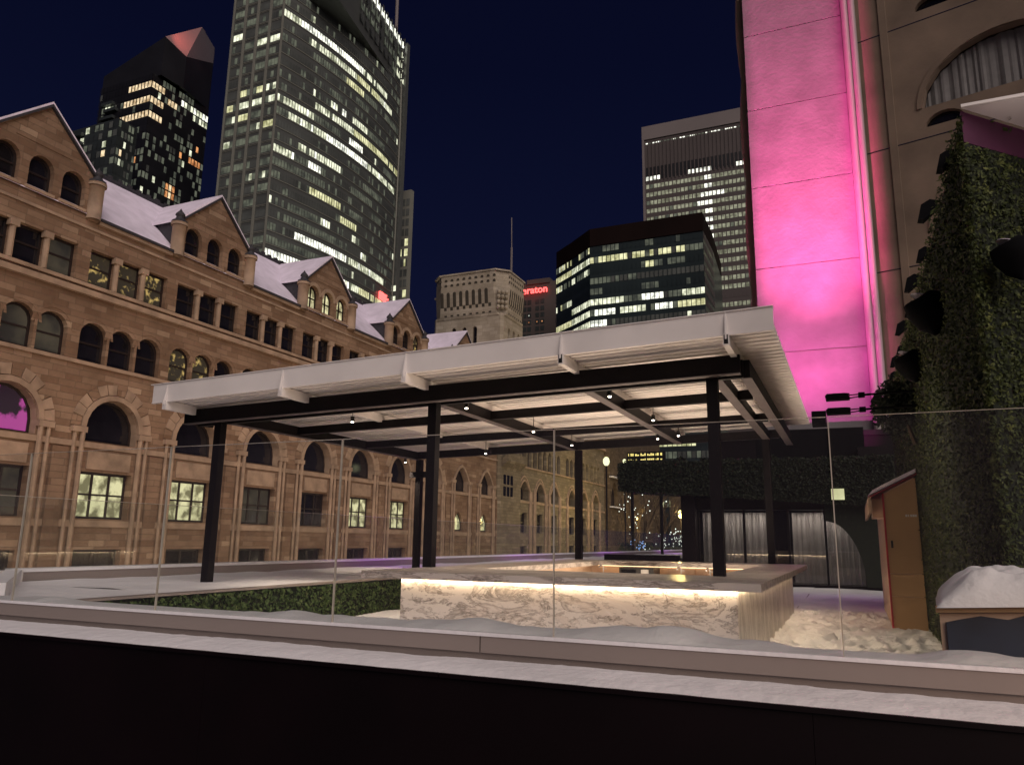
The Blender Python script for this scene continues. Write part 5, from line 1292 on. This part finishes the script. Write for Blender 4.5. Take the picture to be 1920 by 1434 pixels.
bx('projecting_box', sd, 'warmwood', .38, .575, sy+.2, sy+1.4, .55, .92)
sbx = thing('planter_box', 'timber box with dark blue mural front and thick snow on top, lower right corner', 'planter')
q = MB(); q.prism([(.435, 5.5, -1.6), (1.62, 5.5, -1.6), (1.62, 5.5, -.29), (.445, 5.5, -.365)], (.10, .9, 0), 'shed_side'); q.build('box_body', sbx)
q = MB(); q.prism([(.475, 5.47, -1.6), (1.6, 5.47, -1.6), (1.6, 5.47, -.36), (1.1, 5.47, -.385), (.95, 5.47, -.37), (.80, 5.47, -.42), (.66, 5.47, -.405), (.55, 5.47, -.43), (.475, 5.47, -.45)], (0, .028, 0), 'mural'); q.build('mural_panel', sbx)
q = MB(); q.prism([(.425, 5.455, -.395), (1.62, 5.455, -.33), (1.62, 5.455, -.29), (.425, 5.455, -.355)], (0, .04, 0), 'shed_wood'); q.build('top_rail', sbx)
v, fc = [], []
nx, ny = 60, 40
for i in range(nx+1):
    for j in range(ny+1):
        s, t = i/nx, j/ny; y_ = 5.42+1.05*t; x_ = .425*y_/5.42+1.25*s
        prof = min(1, (s*6))**.5*min(1, t*5)**.5*min(1, (1-t)*6)**.5
        hh = .20*prof*(1-.5*max(0, s-.3))+.045*noise.noise(Vector((x_*5, y_*5, 1)))*prof+.02*noise.noise(Vector((x_*14, y_*14, 4)))*prof
        v.append((x_, y_-.0, -.365+.07*s+hh))
for i in range(nx):
    for j in range(ny): a = i*(ny+1)+j; fc.append((a, a+ny+1, a+ny+2, a+1))
me = bpy.data.meshes.new('snow_mound'); me.from_pydata(v, [], fc); me.materials.append(M['snow']); me.polygons.foreach_set('use_smooth', [True]*len(fc))
so2 = bpy.data.objects.new('snow_mound', me); C.objects.link(so2); so2.parent = sbx

# ================================================================== STREET LAMPS AND TREES
def lamp(az, el, Y, r, mat, label, group='street lamps'):
    t = thing('street_lamp', label, 'street lamp', group); x_, z_ = az*Y, el*Y
    q = MB(); q.tube([(x_, Y, -9.1), (x_, Y, z_-r)], .09, 'black_metal', 8); q.build('pole', t)
    q = MB(); q.ball((x_, Y, z_), r, mat, 12, 1.35); q.build('globe', t, True)
    return x_, z_
lamp(-.2989, .1050, 75, .34, 'globe', 'street lamp with large pale globe at the end of the station')
lamp(-.2739, .1045, 90, .20, 'globe', 'smaller globe street lamp right of the large globe lamp')
x_, z_ = lamp(-.2007, .0349, 110, .42, 'yellow_lamp', 'bright yellow street lamp shining beside the pavilion'); 
l = bpy.data.lights.new('street_lamp_light', 'POINT'); l.energy = 5200; l.color = (1, .72, .25); l.shadow_soft_size = .4
ob = bpy.data.objects.new('street_lamp_light', l); C.objects.link(ob); ob.location = (x_, 108, z_-.3)
lamp(-.2575, .0290, 120, .16, 'yellow_lamp', 'small distant yellow street lamp left of the brighter one')
def bare_tree(x, y, z0, h, label, lights, mat, seed, spread=1.0):
    random.seed(seed); t = thing('bare_tree', label, 'tree', 'bare winter trees in the street'); q = MB(); tips = []
    def br(p, d, l_, r, k_):
        e_ = p+d*l_; q.tube([p, (p+e_)/2+Vector((random.uniform(-.1, .1), random.uniform(-.1, .1), 0))*l_*.4, e_], [r, r*.8, r*.6], 'bark', 5, False); tips.append(p); tips.append(e_); tips.append((p+e_)/2)
        if k_:
            for _ in range(3): br(e_, (d+Vector((random.uniform(-.8, .8)*spread, random.uniform(-.8, .8)*spread, random.uniform(-.1, .5)))).normalized(), l_*random.uniform(.6, .8), r*.6, k_-1)
    br(Vector((x, y, z0)), Vector((0, 0, 1)), h*.36, h*.022, 4); q.build('trunk_and_branches', t)
    if lights:
        q = MB()
        for _ in range(lights):
            p_ = random.choice(tips)+Vector((random.gauss(0, .15), random.gauss(0, .15), random.gauss(0, .4))); q.ball(p_, .07, mat, 4)
        q.build('string_lights', t)['kind'] = 'stuff'
bare_tree(-.2553*95, 95, -9, 17, 'bare tree wrapped in white fairy lights left under the planted canopy', 60, 'fairy', 11, .45)
bare_tree(-.199*100, 100, -9, 11, 'short bare tree with bright white lights beside the yellow street lamp', 110, 'fairy', 5, .7)
bare_tree(-.235*105, 105, -9, 15, 'unlit bare tree between the two light wrapped trees', 0, 'fairy', 21, .8)
bare_tree(-.262*110, 112, -9, 14, 'bare tree in front of the dark church wall', 30, 'fairy', 31, .8)
sb = thing('lit_shrubs', 'low shrubs sparkling with blue and white lights down in the street', 'shrub'); random.seed(9)
q = MB()
for _ in range(45): q.ball((random.uniform(-.268, -.245)*95, 95+random.uniform(-1, 1), -.1*1+random.uniform(-1.3, .3)), .07, 'blue_fairy', 4)
for _ in range(45): q.ball((random.uniform(-.25, -.195)*95, 95+random.uniform(-1, 1), random.uniform(-1.6, .6)), .06, 'fairy', 4)
q.build('string_lights', sb)['kind'] = 'stuff'
q = MB()
def smp(): return ((random.uniform(-27, -17), 96+random.uniform(-1, 1), random.uniform(-4, -.2)), (0, -1, .3))
leaf_mesh(q, 1500, smp, .3, 'hedge', 1); q.build('foliage', sb)
